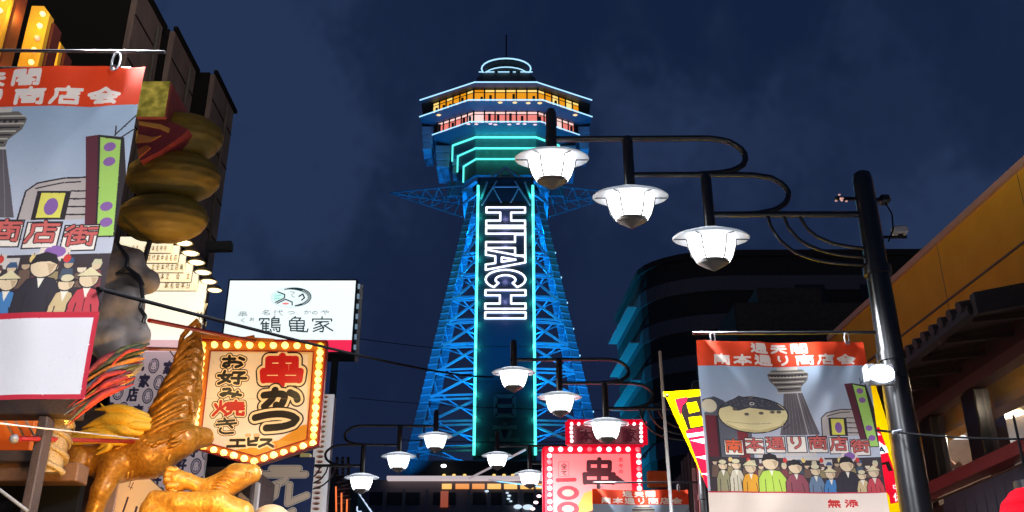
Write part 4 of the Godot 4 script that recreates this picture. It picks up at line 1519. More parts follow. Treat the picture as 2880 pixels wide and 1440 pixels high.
	# warm lamps of the shopfront (off the frame's lower edge) that gild the sculptures
	for e in [[330.0, 1345.0, 8.2, 7.0, "warm round uplight under the pointed cream board and the golden beast"], [560.0, 1330.0, 8.8, 2.2, "warm round uplight under the golden figure"], [120.0, 1330.0, 7.6, 4.0, "warm round uplight under the carved gilded post"]]:
		var p := at(e[0], e[1], e[2])
		var lt := thing("shop_uplight", e[4], "light", p, "shop uplights")
		var lb := MB.new()
		lb.lathe(Vector3.ZERO, [Vector2(0, -0.1), Vector2(0.07, -0.1), Vector2(0.11, 0.04), Vector2(0.11, 0.06)], 16)
		part("housing", lt, lb.done(), M.black)
		lb = MB.new()
		lb.lathe(Vector3(0, 0.05, 0), [Vector2(0.1, 0.0), Vector2(0.0, 0.03)], 16)
		part("lamp", lt, lb.done(), M.warm_bright)
		spot(lt, Vector3(0, 0.12, 0), Vector3(0.0, 1.4, -1.2), rgb(255, 196, 96), e[3] * 0.6, 70.0, 0.1, 30.0)


func lamps() -> void:
	# one lamp post with three stepped lanterns; the others are copies
	var d := 9.0
	var base := Vector3(at(2236, 860, d).x, 0, -d)
	var t := thing("street_lamp", "tall black lamp post by the tile roofed shop with three big white lanterns", "street lamp", base, "street lamps with three lanterns")
	var p := func(x: float, y: float) -> Vector3: return at(x, y, d) - base
	var run := func(list: Array) -> Array:
		var out := []
		for i in range(0, list.size(), 2):
			out.append(p.call(float(list[i]), float(list[i + 1])))
		return out
	var top: float = p.call(2166.0, 432.0).y
	var b := MB.new()
	b.lathe(Vector3.ZERO, [Vector2(0.0, 0.0), Vector2(0.24, 0.0), Vector2(0.24, 0.12), Vector2(0.16, 0.2), Vector2(0.148, 0.9), Vector2(0.14, 3.2), Vector2(0.12, 4.6), Vector2(0.1, top - 0.1), Vector2(0.086, top - 0.03), Vector2(0.045, top), Vector2(0.0, top)], 28)
	part("pole", t, b.done(), M.black)
	for y in [4.45, 5.35]:
		b = MB.new()
		b.lathe(Vector3(0, y, 0), [Vector2(0.1, -0.05), Vector2(0.138, -0.045), Vector2(0.138, 0.045), Vector2(0.1, 0.05)], 24)
		part("collar", t, b.done(), M.black)
	var arms := [
		[1372, 350, 1560, 349, 1700, 348, 1790, 348, 1832, 355, 1862, 372, 1878, 394, 1870, 414, 1848, 428, 1812, 435, 1760, 438],
		[1578, 440, 1700, 439, 1800, 439, 1895, 440, 1940, 447, 1972, 465, 1986, 487, 1977, 511, 1950, 528, 1905, 537, 1860, 539],
		[1775, 540, 1900, 539, 2040, 539, 2172, 539],
	]
	for k in 3:
		b = MB.new()
		b.tube(curve3(run.call(arms[k]), 40) if k < 2 else run.call(arms[k]), [0.032, 0.029, 0.033][k], 12)
		part("arm", t, b.done(), M.black)
	for list in [[1932, 545, 1940, 572, 1962, 605, 2000, 635, 2060, 655, 2120, 663, 2196, 667], [1972, 545, 1985, 575, 2010, 603, 2060, 628, 2120, 642, 2196, 648], [2012, 545, 2030, 575, 2055, 595, 2095, 612, 2150, 622, 2190, 626]]:
		b = MB.new()
		b.tube(curve3(run.call(list), 24), 0.018, 8)
		part("bracket", t, b.done(), M.black)
	var lant := [[1388.0, 400.0, 286.0], [1586.0, 496.0, 355.0], [1789.0, 600.0, 450.0]]
	for e in lant:
		var c: Vector3 = p.call(e[0], e[1])
		var up: Vector3 = p.call(e[0] - 10, e[2])
		var ln := Node3D.new()
		ln.name = "lantern_%03d" % (lant.find(e) + 1)
		t.add_child(ln)
		b = MB.new()
		b.lathe(Vector3(c.x, 0, 0), [Vector2(0.0, c.y + 0.07), Vector2(0.058, c.y + 0.07), Vector2(0.056, up.y), Vector2(0.04, up.y + 0.05), Vector2(0.0, up.y + 0.06)], 16)
		part("stem", t, b.done(), M.black)
		b = MB.new()
		b.lathe(c, [Vector2(0.22, 0.0), Vector2(0.385, -0.006), Vector2(0.394, 0.004), Vector2(0.36, 0.03), Vector2(0.2, 0.085), Vector2(0.06, 0.11), Vector2(0.0, 0.11)], 40, 1.0, 0.6)
		var brim := part("brim", ln, b.done(), M.brim)
		b = MB.new()
		b.lathe(c, [Vector2(0.0, -0.262), Vector2(0.165, -0.262), Vector2(0.2, -0.2), Vector2(0.232, -0.1), Vector2(0.246, -0.01), Vector2(0.24, 0.02)], 36, 1.0, 0.62)
		part("lamp_globe", ln, b.done(), M.lens)
		for k in 6:
			var a := TAU * k / 6.0
			var rib := []
			for q in [[0.17, -0.262], [0.206, -0.2], [0.238, -0.1], [0.252, -0.01]]:
				rib.append(c + Vector3(cos(a) * q[0], q[1], sin(a) * q[0] * 0.62))
			b = MB.new()
			b.tube(rib, 0.0075, 6)
			part("rib", ln, b.done(), M.rib)
			b = MB.new()
			b.bar(c + Vector3(cos(a) * 0.25, -0.012, sin(a) * 0.25 * 0.62), c + Vector3(cos(a) * 0.38, -0.012, sin(a) * 0.38 * 0.6), 0.008)
			part("brim_rib", ln, b.done(), M.rib)
		b = MB.new()
		b.lathe(c, [Vector2(0.0, -0.36), Vector2(0.02, -0.355), Vector2(0.09, -0.315), Vector2(0.15, -0.28), Vector2(0.172, -0.25), Vector2(0.16, -0.245)], 32, 1.0, 0.64)
		part("cap", ln, b.done(), M.cap)
		spot(t, c + Vector3(0, -0.46, 0), c + Vector3(0.0, -3, 0.01), rgb(244, 248, 255), 18.0, 84.0, 0.16, 40.0)
	# rod that carries the banner, and small fittings on the pole
	var r0: Vector3 = p.call(1742.0, 838.0)
	var r1: Vector3 = p.call(2232.0, 836.0)
	stick("banner_rod", t, r0, r1, 0.032, M.black, -1.0, true)
	var copies := [
		[Vector2(1408, 1000), 16.7, 0.0, "black lamp post with three lanterns in front of the ribbed building", ""],
		[Vector2(1333, 1193), 24.1, 0.0, "black lamp post half hidden by the red bulb sign, with two lanterns showing", ""],
		[Vector2(1003, 1149), 21.7, PI, "black lamp post with three lanterns beside the navy hanging banner", ""],
		[Vector2(0, 0), 1.4, 0.0, "street lamp of the east row standing nearly level with the viewer", "e"],
		[Vector2(0, 0), 4.53, PI, "street lamp that carries the big cropped shopping street banner", "w"],
		[Vector2(0, 0), -6.4, 0.0, "street lamp of the east row behind the viewer", "e"],
		[Vector2(0, 0), -5.0, PI, "street lamp of the west row behind the viewer", "w"],
	]
	var lb: Vector3 = p.call(1586.0, 496.0)
	for e in copies:
		var c := t.duplicate() as Node3D
		c.name = numbered("street_lamp")
		add_child(c)
		c.rotation.y = e[2]
		if e[4] == "":
			var q := at(e[0].x, e[0].y, e[1])
			c.position = Vector3(q.x - lb.x * (1.0 if e[2] == 0.0 else -1.0), q.y - lb.y, q.z)
		elif e[4] == "e":
			c.position = Vector3(base.x, 0, -e[1])
		else:
			c.position = Vector3(-base.x - 0.35, 0, -e[1])
		c.set_meta("label", e[3])
		if e[4] != "":  # the clear tops of these lanterns throw light upwards too
			for q2 in lant:
				var lc: Vector3 = p.call(q2[0], q2[1])
				spot(c, lc + Vector3(0, 0.17, 0.3), lc + Vector3(0, 3, 0.31), rgb(255, 236, 210), 170.0 if e[4] == "e" else 6.0, 86.0, 0.14, 40.0)
	# a floodlight and two small cameras ride on the near post
	var fl := thing("led_floodlight", "dazzling white floodlight beside the near lamp post above the yellow banner", "floodlight", at(2219, 948, 8.75))
	var fb := MB.new()
	fb.box(Vector3(0, 0.035, -0.05), Vector3(0.3, 0.2, 0.1), Basis.IDENTITY, 0.03)
	part("housing", fl, fb.done(), M.grey_metal)
	fb = MB.new()
	fb.ball(Vector3(0, 0.03, 0.012), Vector3(0.115, 0.085, 0.03), 24, 14)
	part("lamp", fl, fb.done(), glow(rgb(226, 240, 255), 25.0))
	stick("arm", fl, Vector3(0.1, 0.05, -0.06), Vector3(0.26, 0.05, -0.1), 0.03, M.black)
	spot(fl, Vector3(0, 0.03, 0.05), Vector3(-0.1, -0.6, 0.55), rgb(214, 232, 255), 2.0, 80.0, 0.1, 30.0)
	fb = MB.new()
	fb.lathe(Vector3(0, 0, 0.0), [Vector2(0, -0.04), Vector2(0.19, -0.04), Vector2(0.2, 0.1), Vector2(0, 0.13)], 4, 1.0, 0.4)
	var cm := thing("camera_box", "small pale camera housing on a bracket off the near lamp post", "camera", at(2263, 580, 9.1))
	fb = MB.new()
	fb.box(Vector3.ZERO, Vector3(0.15, 0.085, 0.1), Basis.IDENTITY, 0.015)
	part("housing", cm, fb.done(), M.pale)
	stick("arm", cm, Vector3(-0.2, -0.075, 0), Vector3(0.06, -0.075, 0), 0.025, M.black)
	stick("foot", cm, Vector3(0, -0.075, 0), Vector3(0, -0.03, 0), 0.04, M.black)
	var sp := thing("loudspeaker", "small dark loudspeaker on a cross arm near the top of the near lamp post", "speaker", at(2172, 492, 9.0))
	stick("cross_arm", sp, Vector3(-0.26, 0.02, -0.1), Vector3(0.26, 0.0, -0.1), 0.03, M.black)
	fb = MB.new()
	fb.box(Vector3(0.24, -0.01, -0.08), Vector3(0.11, 0.09, 0.12), Basis.IDENTITY, 0.02)
	part("horn", sp, fb.done(), M.black)
	var loop := curve3([Vector3(0.25, -0.05, -0.08), Vector3(0.29, -0.18, -0.06), Vector3(0.27, -0.36, -0.05), Vector3(0.2, -0.5, -0.05)], 12)
	fb = MB.new()
	fb.tube(loop, 0.008, 6)
	part("lead", sp, fb.done(), M.cable)
	var st := thing("glint_cluster", "tiny cluster of pink glinting lamps beside the top of the near lamp post", "decoration", at(2116, 502, 9.0))
	for k in 7:
		fb = MB.new()
		fb.ball(Vector3(cos(k * 2.4) * 0.012 * k, sin(k * 2.4) * 0.008 * k, 0.02 * sin(k * 1.3)), Vector3(0.014, 0.009, 0.012), 8, 6)
		part("lamp", st, fb.done(), glow(rgb(236, 170, 160), 0.6))
	stick("arm", st, Vector3(0, 0, -0.02), Vector3(0.2, 0.04, -0.04), 0.014, M.black)


func banner_print(variant: int) -> ImageTexture:
	var p := Painter.new(848, 974, rgb(214, 202, 190), 2.0)
	var ink := rgb(40, 30, 34)
	# header
	p.rect(0, 0, 424, 64, rgb(232, 62, 8))
	var white := rgb(244, 226, 214)
	var x := 134.0
	for ch in ["通", "天", "閣"]:
		p.glyph(G[ch], x, 4, 45, 25, 5.6, white)
		x += 51
	x = 35.0
	for ch in ["南", "本", "通", "り", "商", "店", "会"]:
		p.glyph(G[ch], x + 2, 34, 47, 26, 5.8, white)
		x += 52
	# sky of the picture
	for k in 158:
		var y := 64 + k * 2.0
		p.rect(0, y, 424, 2, rgb(158, 178, 200).lerp(rgb(188, 188, 198), clampf(k / 90.0, 0, 1)))
	# tower in grey, built up of bands
	var tg := rgb(112, 104, 98)
	p.poly([Vector2(208, 132), Vector2(252, 132), Vector2(266, 180), Vector2(284, 236), Vector2(188, 236), Vector2(202, 180)], rgb(92, 84, 88))
	for k in 9:
		p.line([Vector2(211 + k * 4.6, 132), Vector2(192 + k * 10.0, 236)], 1.2, rgb(126, 116, 116))
	p.line([Vector2(240, 132), Vector2(256, 236)], 2.2, rgb(176, 168, 164))
	p.poly([Vector2(172, 84), Vector2(186, 72), Vector2(258, 72), Vector2(272, 84), Vector2(268, 100), Vector2(252, 116), Vector2(250, 128), Vector2(196, 128), Vector2(192, 116), Vector2(176, 100)], tg)
	p.rect(198, 65, 50, 8, rgb(206, 198, 184))
	for k in 8:
		var yy := 78.0 + k * 6.0
		var ww := 94.0 if k < 3 else 94.0 - (k - 2) * 9.0
		p.rect(222 - ww / 2, yy, ww, 2.4, rgb(196, 186, 170) if k % 2 == 0 else ink)
	for k in 10:
		p.rect(182 + k * 8.2, 86, 4, 4, ink)
	p.rect(192, 128, 60, 4, rgb(196, 190, 184))
	# round shop block and tall signboard
	p.poly([Vector2(289, 240), Vector2(291, 196), Vector2(304, 184), Vector2(340, 176), Vector2(384, 175), Vector2(388, 240)], rgb(186, 172, 164))
	p.line([Vector2(289, 240), Vector2(291, 196), Vector2(304, 184), Vector2(340, 176), Vector2(384, 175)], 2.4, ink)
	p.line([Vector2(304, 192), Vector2(340, 183), Vector2(362, 182)], 2.0, ink)
	for k in 4:
		p.line([Vector2(352, 196 + k * 12.0), Vector2(384, 197 + k * 12.0)], 2.2, ink)
	p.rect(307, 196, 45, 44, ink)
	p.rect(313, 199, 32, 38, rgb(226, 214, 92))
	p.ell(330, 220, 9, 13, rgb(134, 92, 156))
	p.poly([Vector2(357, 112), Vector2(376, 110), Vector2(398, 268), Vector2(384, 268)], rgb(92, 34, 48))
	p.poly([Vector2(374, 110), Vector2(412, 116), Vector2(424, 176), Vector2(424, 268), Vector2(398, 268)], ink)
	p.poly([Vector2(378, 114), Vector2(408, 120), Vector2(422, 266), Vector2(400, 266)], rgb(168, 206, 98))
	for e in [[394.0, 130.0], [397.0, 153.0], [405.0, 222.0], [409.0, 246.0]]:
		p.ell(e[0], e[1], 8.5, 7, rgb(140, 94, 160))
	p.line([Vector2(398, 112), Vector2(424, 82)], 2.0, ink)
	p.line([Vector2(408, 116), Vector2(424, 104)], 2.0, ink)
	p.line([Vector2(398, 98), Vector2(399, 112)], 2.0, ink)
	# houses at the left and the puffer fish
	p.poly([Vector2(6, 184), Vector2(40, 170), Vector2(120, 190), Vector2(120, 330), Vector2(6, 330)], rgb(92, 92, 100))
	p.rect(8, 190, 26, 130, rgb(104, 28, 40))
	p.rect(34, 190, 6, 130, ink)
	p.rect(84, 216, 26, 80, rgb(124, 36, 44))
	p.poly([Vector2(4, 150), Vector2(34, 142), Vector2(58, 152), Vector2(66, 164), Vector2(40, 176), Vector2(4, 160)], rgb(74, 74, 84))
	p.ell(20, 166, 19, 17, rgb(216, 200, 166))
	p.ell(127, 186, 88, 46, ink)
	p.ell(127, 186, 85, 43, rgb(232, 212, 156))
	p.poly([Vector2(46, 172), Vector2(60, 156), Vector2(86, 144), Vector2(96, 138), Vector2(118, 144), Vector2(150, 143), Vector2(186, 154), Vector2(208, 174), Vector2(170, 174), Vector2(120, 168), Vector2(92, 176), Vector2(72, 164)], rgb(70, 68, 78))
	p.ell(127, 158, 6, 4, rgb(206, 200, 190))
	p.ell(127, 158, 2.6, 2, ink)
	for e in [[84, 172], [148, 181], [176, 178], [192, 178], [112, 184]]:
		p.ell(e[0], e[1], 6, 3.6, rgb(104, 92, 78))
	for k in 46:  # speckled back and shaded belly
		var a := k * 2.4
		p.ell(127 + cos(a) * (8 + k * 1.5), 156 + sin(a) * 8, 1.6, 1.2, rgb(112, 108, 116))
	p.poly([Vector2(52, 204), Vector2(90, 220), Vector2(140, 224), Vector2(190, 212), Vector2(206, 196), Vector2(198, 212), Vector2(160, 227), Vector2(110, 228), Vector2(70, 218)], rgb(206, 182, 124))
	p.line([Vector2(60, 204), Vector2(120, 208), Vector2(170, 206)], 1.2, rgb(170, 150, 110))
	p.line([Vector2(198, 222), Vector2(214, 210)], 1.6, ink)
	# arch sign over the street
	for k in 7:
		var u := 48.0 + k * 51.0
		var lift := 14.0 * (1.0 - pow((u + 25 - 226) / 180.0, 2.0))
		p.poly([Vector2(u, 252 - lift), Vector2(u + 48, 252 - lift), Vector2(u + 48, 291 - lift * 0.8), Vector2(u, 291 - lift * 0.8)], ink)
		p.poly([Vector2(u + 2, 254 - lift), Vector2(u + 46, 254 - lift), Vector2(u + 46, 289 - lift * 0.8), Vector2(u + 2, 289 - lift * 0.8)], rgb(238, 224, 208))
		var ch: String = ["南", "本", "通", "り", "商", "店", "街"][k]
		p.glyph(G[ch], u + 1, 252 - lift, 46, 32, 7.0, ink)
		p.glyph(G[ch], u + 1, 252 - lift, 46, 32, 4.4, rgb(206, 96, 88) if k else rgb(226, 96, 52))
	# the market below it
	p.rect(6, 292, 418, 84, rgb(58, 46, 50))
	for e in [[128, 280, 60, 8], [196, 276, 74, 7], [196, 286, 92, 8], [276, 292, 30, 16], [130, 292, 40, 14], [320, 284, 40, 14]]:
		p.rect(e[0], e[1] + 4, e[2], e[3], rgb(206, 194, 184))
	p.rect(330, 282, 40, 16, rgb(226, 206, 190))
	p.ell(350, 288, 14, 9, rgb(140, 94, 160))
	# a second row behind, lanterns and shop curtains
	for k in 22:
		var bx := 22.0 + k * 18.4
		var by := 304.0 + (k * 7) % 11
		p.ell(bx, by, 7.5, 8, ink)
		p.ell(bx, by + 1, 6, 6.4, [rgb(214, 186, 150), rgb(190, 160, 126), rgb(226, 204, 172)][k % 3])
		p.poly([Vector2(bx - 7, by), Vector2(bx - 4, by - 8), Vector2(bx + 5, by - 8), Vector2(bx + 7, by)], [rgb(60, 46, 44), rgb(200, 188, 150), rgb(96, 60, 56), rgb(58, 84, 120)][k % 4])
		p.poly([Vector2(bx - 10, 340), Vector2(bx - 7, by + 8), Vector2(bx + 7, by + 8), Vector2(bx + 10, 340)], [rgb(110, 84, 70), rgb(70, 82, 96), rgb(150, 130, 90), rgb(120, 56, 60)][(k * 3) % 4])
	for k in 8:
		p.ell(60.0 + k * 44.0, 298, 5, 6, rgb(206, 60, 48) if k % 2 else rgb(228, 196, 120))
		p.line([Vector2(60.0 + k * 44.0, 290), Vector2(60.0 + k * 44.0, 293)], 1.2, ink)
	# plain townsfolk in a row, no two alike: x, coat, half width, height, hat
	var who := [[40, rgb(150, 140, 104), 17, 312, 1], [72, rgb(206, 192, 164), 18, 310, 1], [106, rgb(230, 160, 40), 23, 316, 3], [156, rgb(180, 206, 76), 34, 302, 0], [214, rgb(146, 74, 84), 28, 314, 2], [262, rgb(110, 128, 150), 20, 322, 1], [298, rgb(70, 124, 176), 20, 330, 3], [340, rgb(48, 42, 50), 30, 308, 0], [374, rgb(206, 178, 130), 16, 334, 1], [402, rgb(196, 66, 74), 20, 328, 3]]
	for e in who:
		var hw: float = e[2]
		var cx: float = e[0]
		var hy: float = e[3]
		var hr := hw * 0.5 + 2.0
		for o in [2.0, 0.0]:
			var c: Color = ink if o > 0.0 else e[1]
			p.poly([Vector2(cx - hw - o, 376), Vector2(cx - hw * 0.96 - o, hy + hr + 22), Vector2(cx - hw * 0.6, hy + hr + 4 - o), Vector2(cx, hy + hr - o), Vector2(cx + hw * 0.6, hy + hr + 4 - o), Vector2(cx + hw * 0.96 + o, hy + hr + 22), Vector2(cx + hw + o, 376)], c)
		p.poly([Vector2(cx - 5, hy + hr), Vector2(cx + 5, hy + hr), Vector2(cx, hy + hr + 16)], rgb(236, 226, 206))
		p.line([Vector2(cx - hw * 0.55, 374), Vector2(cx - hw * 0.5, hy + hr + 22)], 1.4, ink)
		p.line([Vector2(cx + hw * 0.55, 374), Vector2(cx + hw * 0.45, hy + hr + 24)], 1.4, ink)
		if int(cx) % 3 == 0:
			p.line([Vector2(cx, hy + hr + 16), Vector2(cx, 374)], 1.4, ink)
		p.ell(cx, hy, hr + 1.6, hr + 1.6, ink)
		p.ell(cx, hy, hr, hr, rgb(226, 198, 160))
		if e[4] == 0 or e[4] == 2:
			p.poly([Vector2(cx - hr - 1, hy - 1), Vector2(cx - hr * 0.8, hy - hr * 0.9), Vector2(cx, hy - hr - 3), Vector2(cx + hr * 0.8, hy - hr * 0.9), Vector2(cx + hr + 1, hy - 1), Vector2(cx + hr * 0.4, hy - hr * 0.35), Vector2(cx - hr * 0.5, hy - hr * 0.3)], rgb(36, 28, 30))
		elif e[4] == 1:
			p.ell(cx, hy - hr * 0.45, hr * 1.45, hr * 0.28, ink)
			p.ell(cx, hy - hr * 0.75, hr * 0.85, hr * 0.5, rgb(214, 200, 160))
		else:
			p.poly([Vector2(cx - hr * 1.4, hy - hr * 0.3), Vector2(cx, hy - hr * 1.4), Vector2(cx + hr * 1.4, hy - hr * 0.3)], rgb(222, 206, 160))
			p.line([Vector2(cx - hr * 1.4, hy - hr * 0.3), Vector2(cx + hr * 1.4, hy - hr * 0.3)], 1.2, ink)
		p.poly([Vector2(cx + hr * 0.2, hy - hr * 0.2), Vector2(cx + hr * 0.95, hy - hr * 0.1), Vector2(cx + hr * 0.6, hy + hr * 0.8)], rgb(196, 164, 128))
	p.rect(0, 374, 424, 3, rgb(190, 40, 52))
	# lower panel
	p.rect(0, 377, 424, 110, rgb(236, 214, 196) if variant == 0 else rgb(226, 220, 222))
	if variant == 0:
		p.glyph(G["無"], 281, 391, 32, 19, 3.6, rgb(206, 42, 40))
		p.glyph(G["添"], 322, 391, 32, 19, 3.6, rgb(206, 42, 40))
		x = 190.0
		for ch in ["く", "ら", "寿", "司"]:
			p.glyph(G[ch], x, 424, 54, 50, 7.5, ink)
			x += 59
	else:
		p.outline([Vector2(2, 379), Vector2(421, 379), Vector2(421, 484), Vector2(2, 484)], 6.0, rgb(196, 34, 56))
	var rg := RandomNumberGenerator.new()
	rg.seed = 9
	p.speckle(rg, 16000, 0.05)
	return p.tex()


func cloth_mesh(w: float, h: float, seed_: int) -> ArrayMesh:
	# hung cloth: a sheet that ripples from its top corners
	var st := SurfaceTool.new()
	st.begin(Mesh.PRIMITIVE_TRIANGLES)
	st.set_smooth_group(0)
	var n := 40
	var pos := func(u: float, v: float) -> Vector3:
		var z := 0.0
		z += sin(u * 9.0 + v * 5.0 + seed_) * 0.02 + sin(u * 4.0 - v * 7.0 + seed_ * 2.0) * 0.024
		z += exp(-pow((u - v * 0.9 - 0.03) * 22.0, 2.0)) * 0.035 * exp(-v * 3.0) - exp(-pow((1.0 - u - v * 0.8 - 0.05) * 18.0, 2.0)) * 0.035 * exp(-v * 3.0)
		z += exp(-pow((u - 0.35 + v * 0.25) * 14.0, 2.0)) * 0.02 + exp(-pow((u - 0.72 - v * 0.1) * 16.0, 2.0)) * 0.018
		z += sin(u * 23.0 - v * 2.0) * 0.006 * (1.0 - v)
		z -= 0.03 * absf(sin(u * PI)) * (1.0 - v)
		return Vector3((u - 0.5) * w, -v * h - 0.012 * sin(u * PI) * w * 0.5, z * (0.5 if seed_ == 2 else 0.85))
	for j in n:
		for i in n:
			var q := []
			for e in [[i, j], [i + 1, j], [i + 1, j + 1], [i, j + 1]]:
				q.append([pos.call(float(e[0]) / n, float(e[1]) / n), Vector2(float(e[0]) / n, float(e[1]) / n)])
			for k in [0, 1, 2, 0, 2, 3]:
				st.set_uv(q[k][1])
				st.add_vertex(q[k][0])
	st.index()
	st.generate_normals()
	return st.commit()


func banners() -> void:
	var d := 8.96
	var tl := at(1751, 859, d)
	var tr := at(2173, 857, d)
	var w := tr.x - tl.x
	var h := w * 487.0 / 424.0
	var m0 := printed(banner_print(0), 0.75)
	var m1 := printed(banner_print(1), 0.75)
	for m in [m0, m1]:
		m.backlight_enabled = true
		m.backlight = Color(0.25, 0.25, 0.25)
	var spots := [
		[(tl + tr) / 2, m0, "orange-headed banner with a tower and puffer fish hung from the near lamp post"],
		[at(1610, 1231, 16.62), m0, "small orange-headed banner just below the red bulb sign"],
		[at(365, 165, 4.45) - Vector3(w / 2, 0, 0), m1, "big cropped orange-headed street banner with a blank white lower panel below a bar"],
	]
	for k in 3:
		var e: Array = spots[k]
		var t := thing("street_banner", e[2], "banner", e[0], "orange-headed shopping street banners")
		part("cloth", t, cloth_mesh(w, h, k), e[1])
		for s in [-0.4, 0.4]:
			var b := MB.new()
			var pts := []
			for j in 13:
				pts.append(Vector3(s * w + cos(TAU * j / 12.0) * 0.022, 0.03 + sin(TAU * j / 12.0) * 0.055, 0.0))
			b.tube(pts, 0.006, 6, false)
			part("ring", t, b.done(), M.grey_metal)
			b = MB.new()
			b.lathe(Vector3(s * w, -0.025, 0.012), [Vector2(0.008, 0.0), Vector2(0.02, 0.002), Vector2(0.02, 0.006)], 14, 1, 1, Basis(Vector3(1, 0, 0), PI / 2))
			part("eyelet", t, b.done(), M.grey_metal)
	# the bar over the cropped banner
	var bar := thing("banner_bar", "thin dark bar above the big cropped banner, ending before the slab building", "bar", at(0, 127, 4.5))
	stick("rod", bar, at(-300, 124, 4.5) - bar.position, at(415, 131, 4.5) - bar.position, 0.02, M.black, -1.0, true)
	# tilted yellow sale banner behind the street banner
	var yd := 10.4
	var pl := plate(1660, 940, 2330, 1330, yd)
	var p := Painter.new(1340, 780, rgb(240, 190, 0))
	var q := func(x: float, y: float) -> Vector2: return on(pl, p, x, y)
	var blk := rgb(26, 20, 18)
	var red := rgb(206, 16, 40)
	p.poly([q.call(1700, 1004), q.call(1790, 992), q.call(1840, 1120), q.call(1752, 1135)], blk)
	p.poly([q.call(1698, 1004), q.call(1730, 998), q.call(1726, 1010), q.call(1716, 1020), q.call(1712, 1050)], red)
	p.poly([q.call(1727, 1014), q.call(1752, 1010), q.call(1760, 1034), q.call(1734, 1040)], rgb(240, 190, 0))
	p.poly([q.call(1732, 1050), q.call(1764, 1046), q.call(1772, 1070), q.call(1738, 1076)], rgb(240, 190, 0))
	p.poly([q.call(1724, 1082), q.call(1830, 1066), q.call(1880, 1230), q.call(1786, 1250)], red)
	p.poly([q.call(1727, 1092), q.call(1830, 1078), q.call(1832, 1086), q.call(1730, 1101)], rgb(244, 230, 220))
	for k in 3:
		var o := Vector2(13, 42) * k
		p.poly([q.call(1736 + o.x, 1108 + o.y), q.call(1800 + o.x, 1098 + o.y), q.call(1806 + o.x, 1124 + o.y)], rgb(244, 230, 220))
	# east edge: red and white zigzag, letter, red squares, red stamp
	p.poly([q.call(2190, 1078), q.call(2212, 1074), q.call(2268, 1240), q.call(2240, 1250), q.call(2196, 1200)], red)
	for k in 2:
		var o := Vector2(8, 26) * k
		p.poly([q.call(2196 + o.x, 1078 + o.y), q.call(2216 + o.x, 1094 + o.y), q.call(2198 + o.x, 1098 + o.y)], rgb(244, 232, 226))
	p.poly([q.call(2204, 1124), q.call(2228, 1120), q.call(2236, 1138), q.call(2208, 1144)], rgb(240, 238, 240))
	write_on(pl, p, "A", 2209, 1124, 2227, 1138, [[4.0, rgb(18, 34, 52)]])
	p.poly([q.call(2212, 1166), q.call(2236, 1160), q.call(2246, 1184), q.call(2218, 1190)], blk)
	p.poly([q.call(2210, 1172), q.call(2228, 1168), q.call(2240, 1196), q.call(2216, 1202)], red)
	p.poly([q.call(2232, 1216), q.call(2272, 1210), q.call(2276, 1212), q.call(2282, 1258), q.call(2240, 1268)], red)
	write_on(pl, p, "中", 2242, 1216, 2268, 1236, [[3.4, rgb(250, 226, 220)]])
	write_on(pl, p, "休", 2245, 1240, 2274, 1262, [[3.4, rgb(250, 226, 220)]])
	var t := thing("yellow_sale_banner", "tilted bright yellow sale banner with black and red marks behind the street banner", "banner", Vector3((pl.l + pl.r) / 2, pl.b, pl.z))
	var corners := [at(1669, 986, yd), at(2196, 948, yd), at(2306, 1296, yd), at(2318, 1334, yd), at(1826, 1334, yd), at(1788, 1246, yd)]
	var b := MB.new(t.position)
	var uvs := []
	for c in corners:
		uvs.append(Vector2((c.x - pl.l) / (pl.r - pl.l), (pl.t - c.y) / (pl.t - pl.b)))
	b.poly(corners, Vector3(0, 0, 1), uvs)
	var ym := printed(p.tex(), 0.95)
	ym.metallic_specular = 0.1
	ym.backlight_enabled = true
	ym.backlight = Color(0.3, 0.3, 0.3)
	part("cloth", t, b.done(), ym)
	var bh := MB.new(t.position)
	bh.prism([corners[0] - Vector3(0, 0, 0.01), corners[1] - Vector3(0, 0, 0.01), corners[1] + Vector3(0, -0.05, -0.01), corners[0] + Vector3(0, -0.05, -0.01)], Vector3(0, 0, -0.02))
	part("hem", t, bh.done(), M.yellow_paint)
	for c in [corners[0], corners[1]]:
		var e := MB.new(t.position)
		e.ball(c + Vector3(0.04, -0.04, 0.005), Vector3(0.02, 0.02, 0.01), 8, 6)
		part("eyelet", t, e.done(), M.black)


func bulb_row(t: Node3D, a: Vector3, b: Vector3, n: int, r: float, hot: Material, dim: Material, off: Material, phase := 0, first := 0, z := 1.0) -> void:
	for k in range(first, n):
		var p := a.lerp(b, float(k) / maxf(n - 1, 1))
		var m := MB.new(t.position)
		var rk := r * (0.9 + 0.2 * rng.randf())
		m.ball(p + Vector3(rng.randf_range(-0.1, 0.1), rng.randf_range(-0.1, 0.1), 0) * r, Vector3(rk, rk, rk * z), 12, 8)
		m.lathe(p - Vector3(0, 0, 0.032), [Vector2(r * 0.95, 0.0), Vector2(r * 1.1, 0.008), Vector2(r * 0.6, 0.02)], 10, 1, 1, Basis(Vector3(1, 0, 0), PI / 2))
		var s := (k + phase) % 5
		part("bulb", t, m.done(), dim if s == 0 else (off if s == 3 and off != hot else hot))


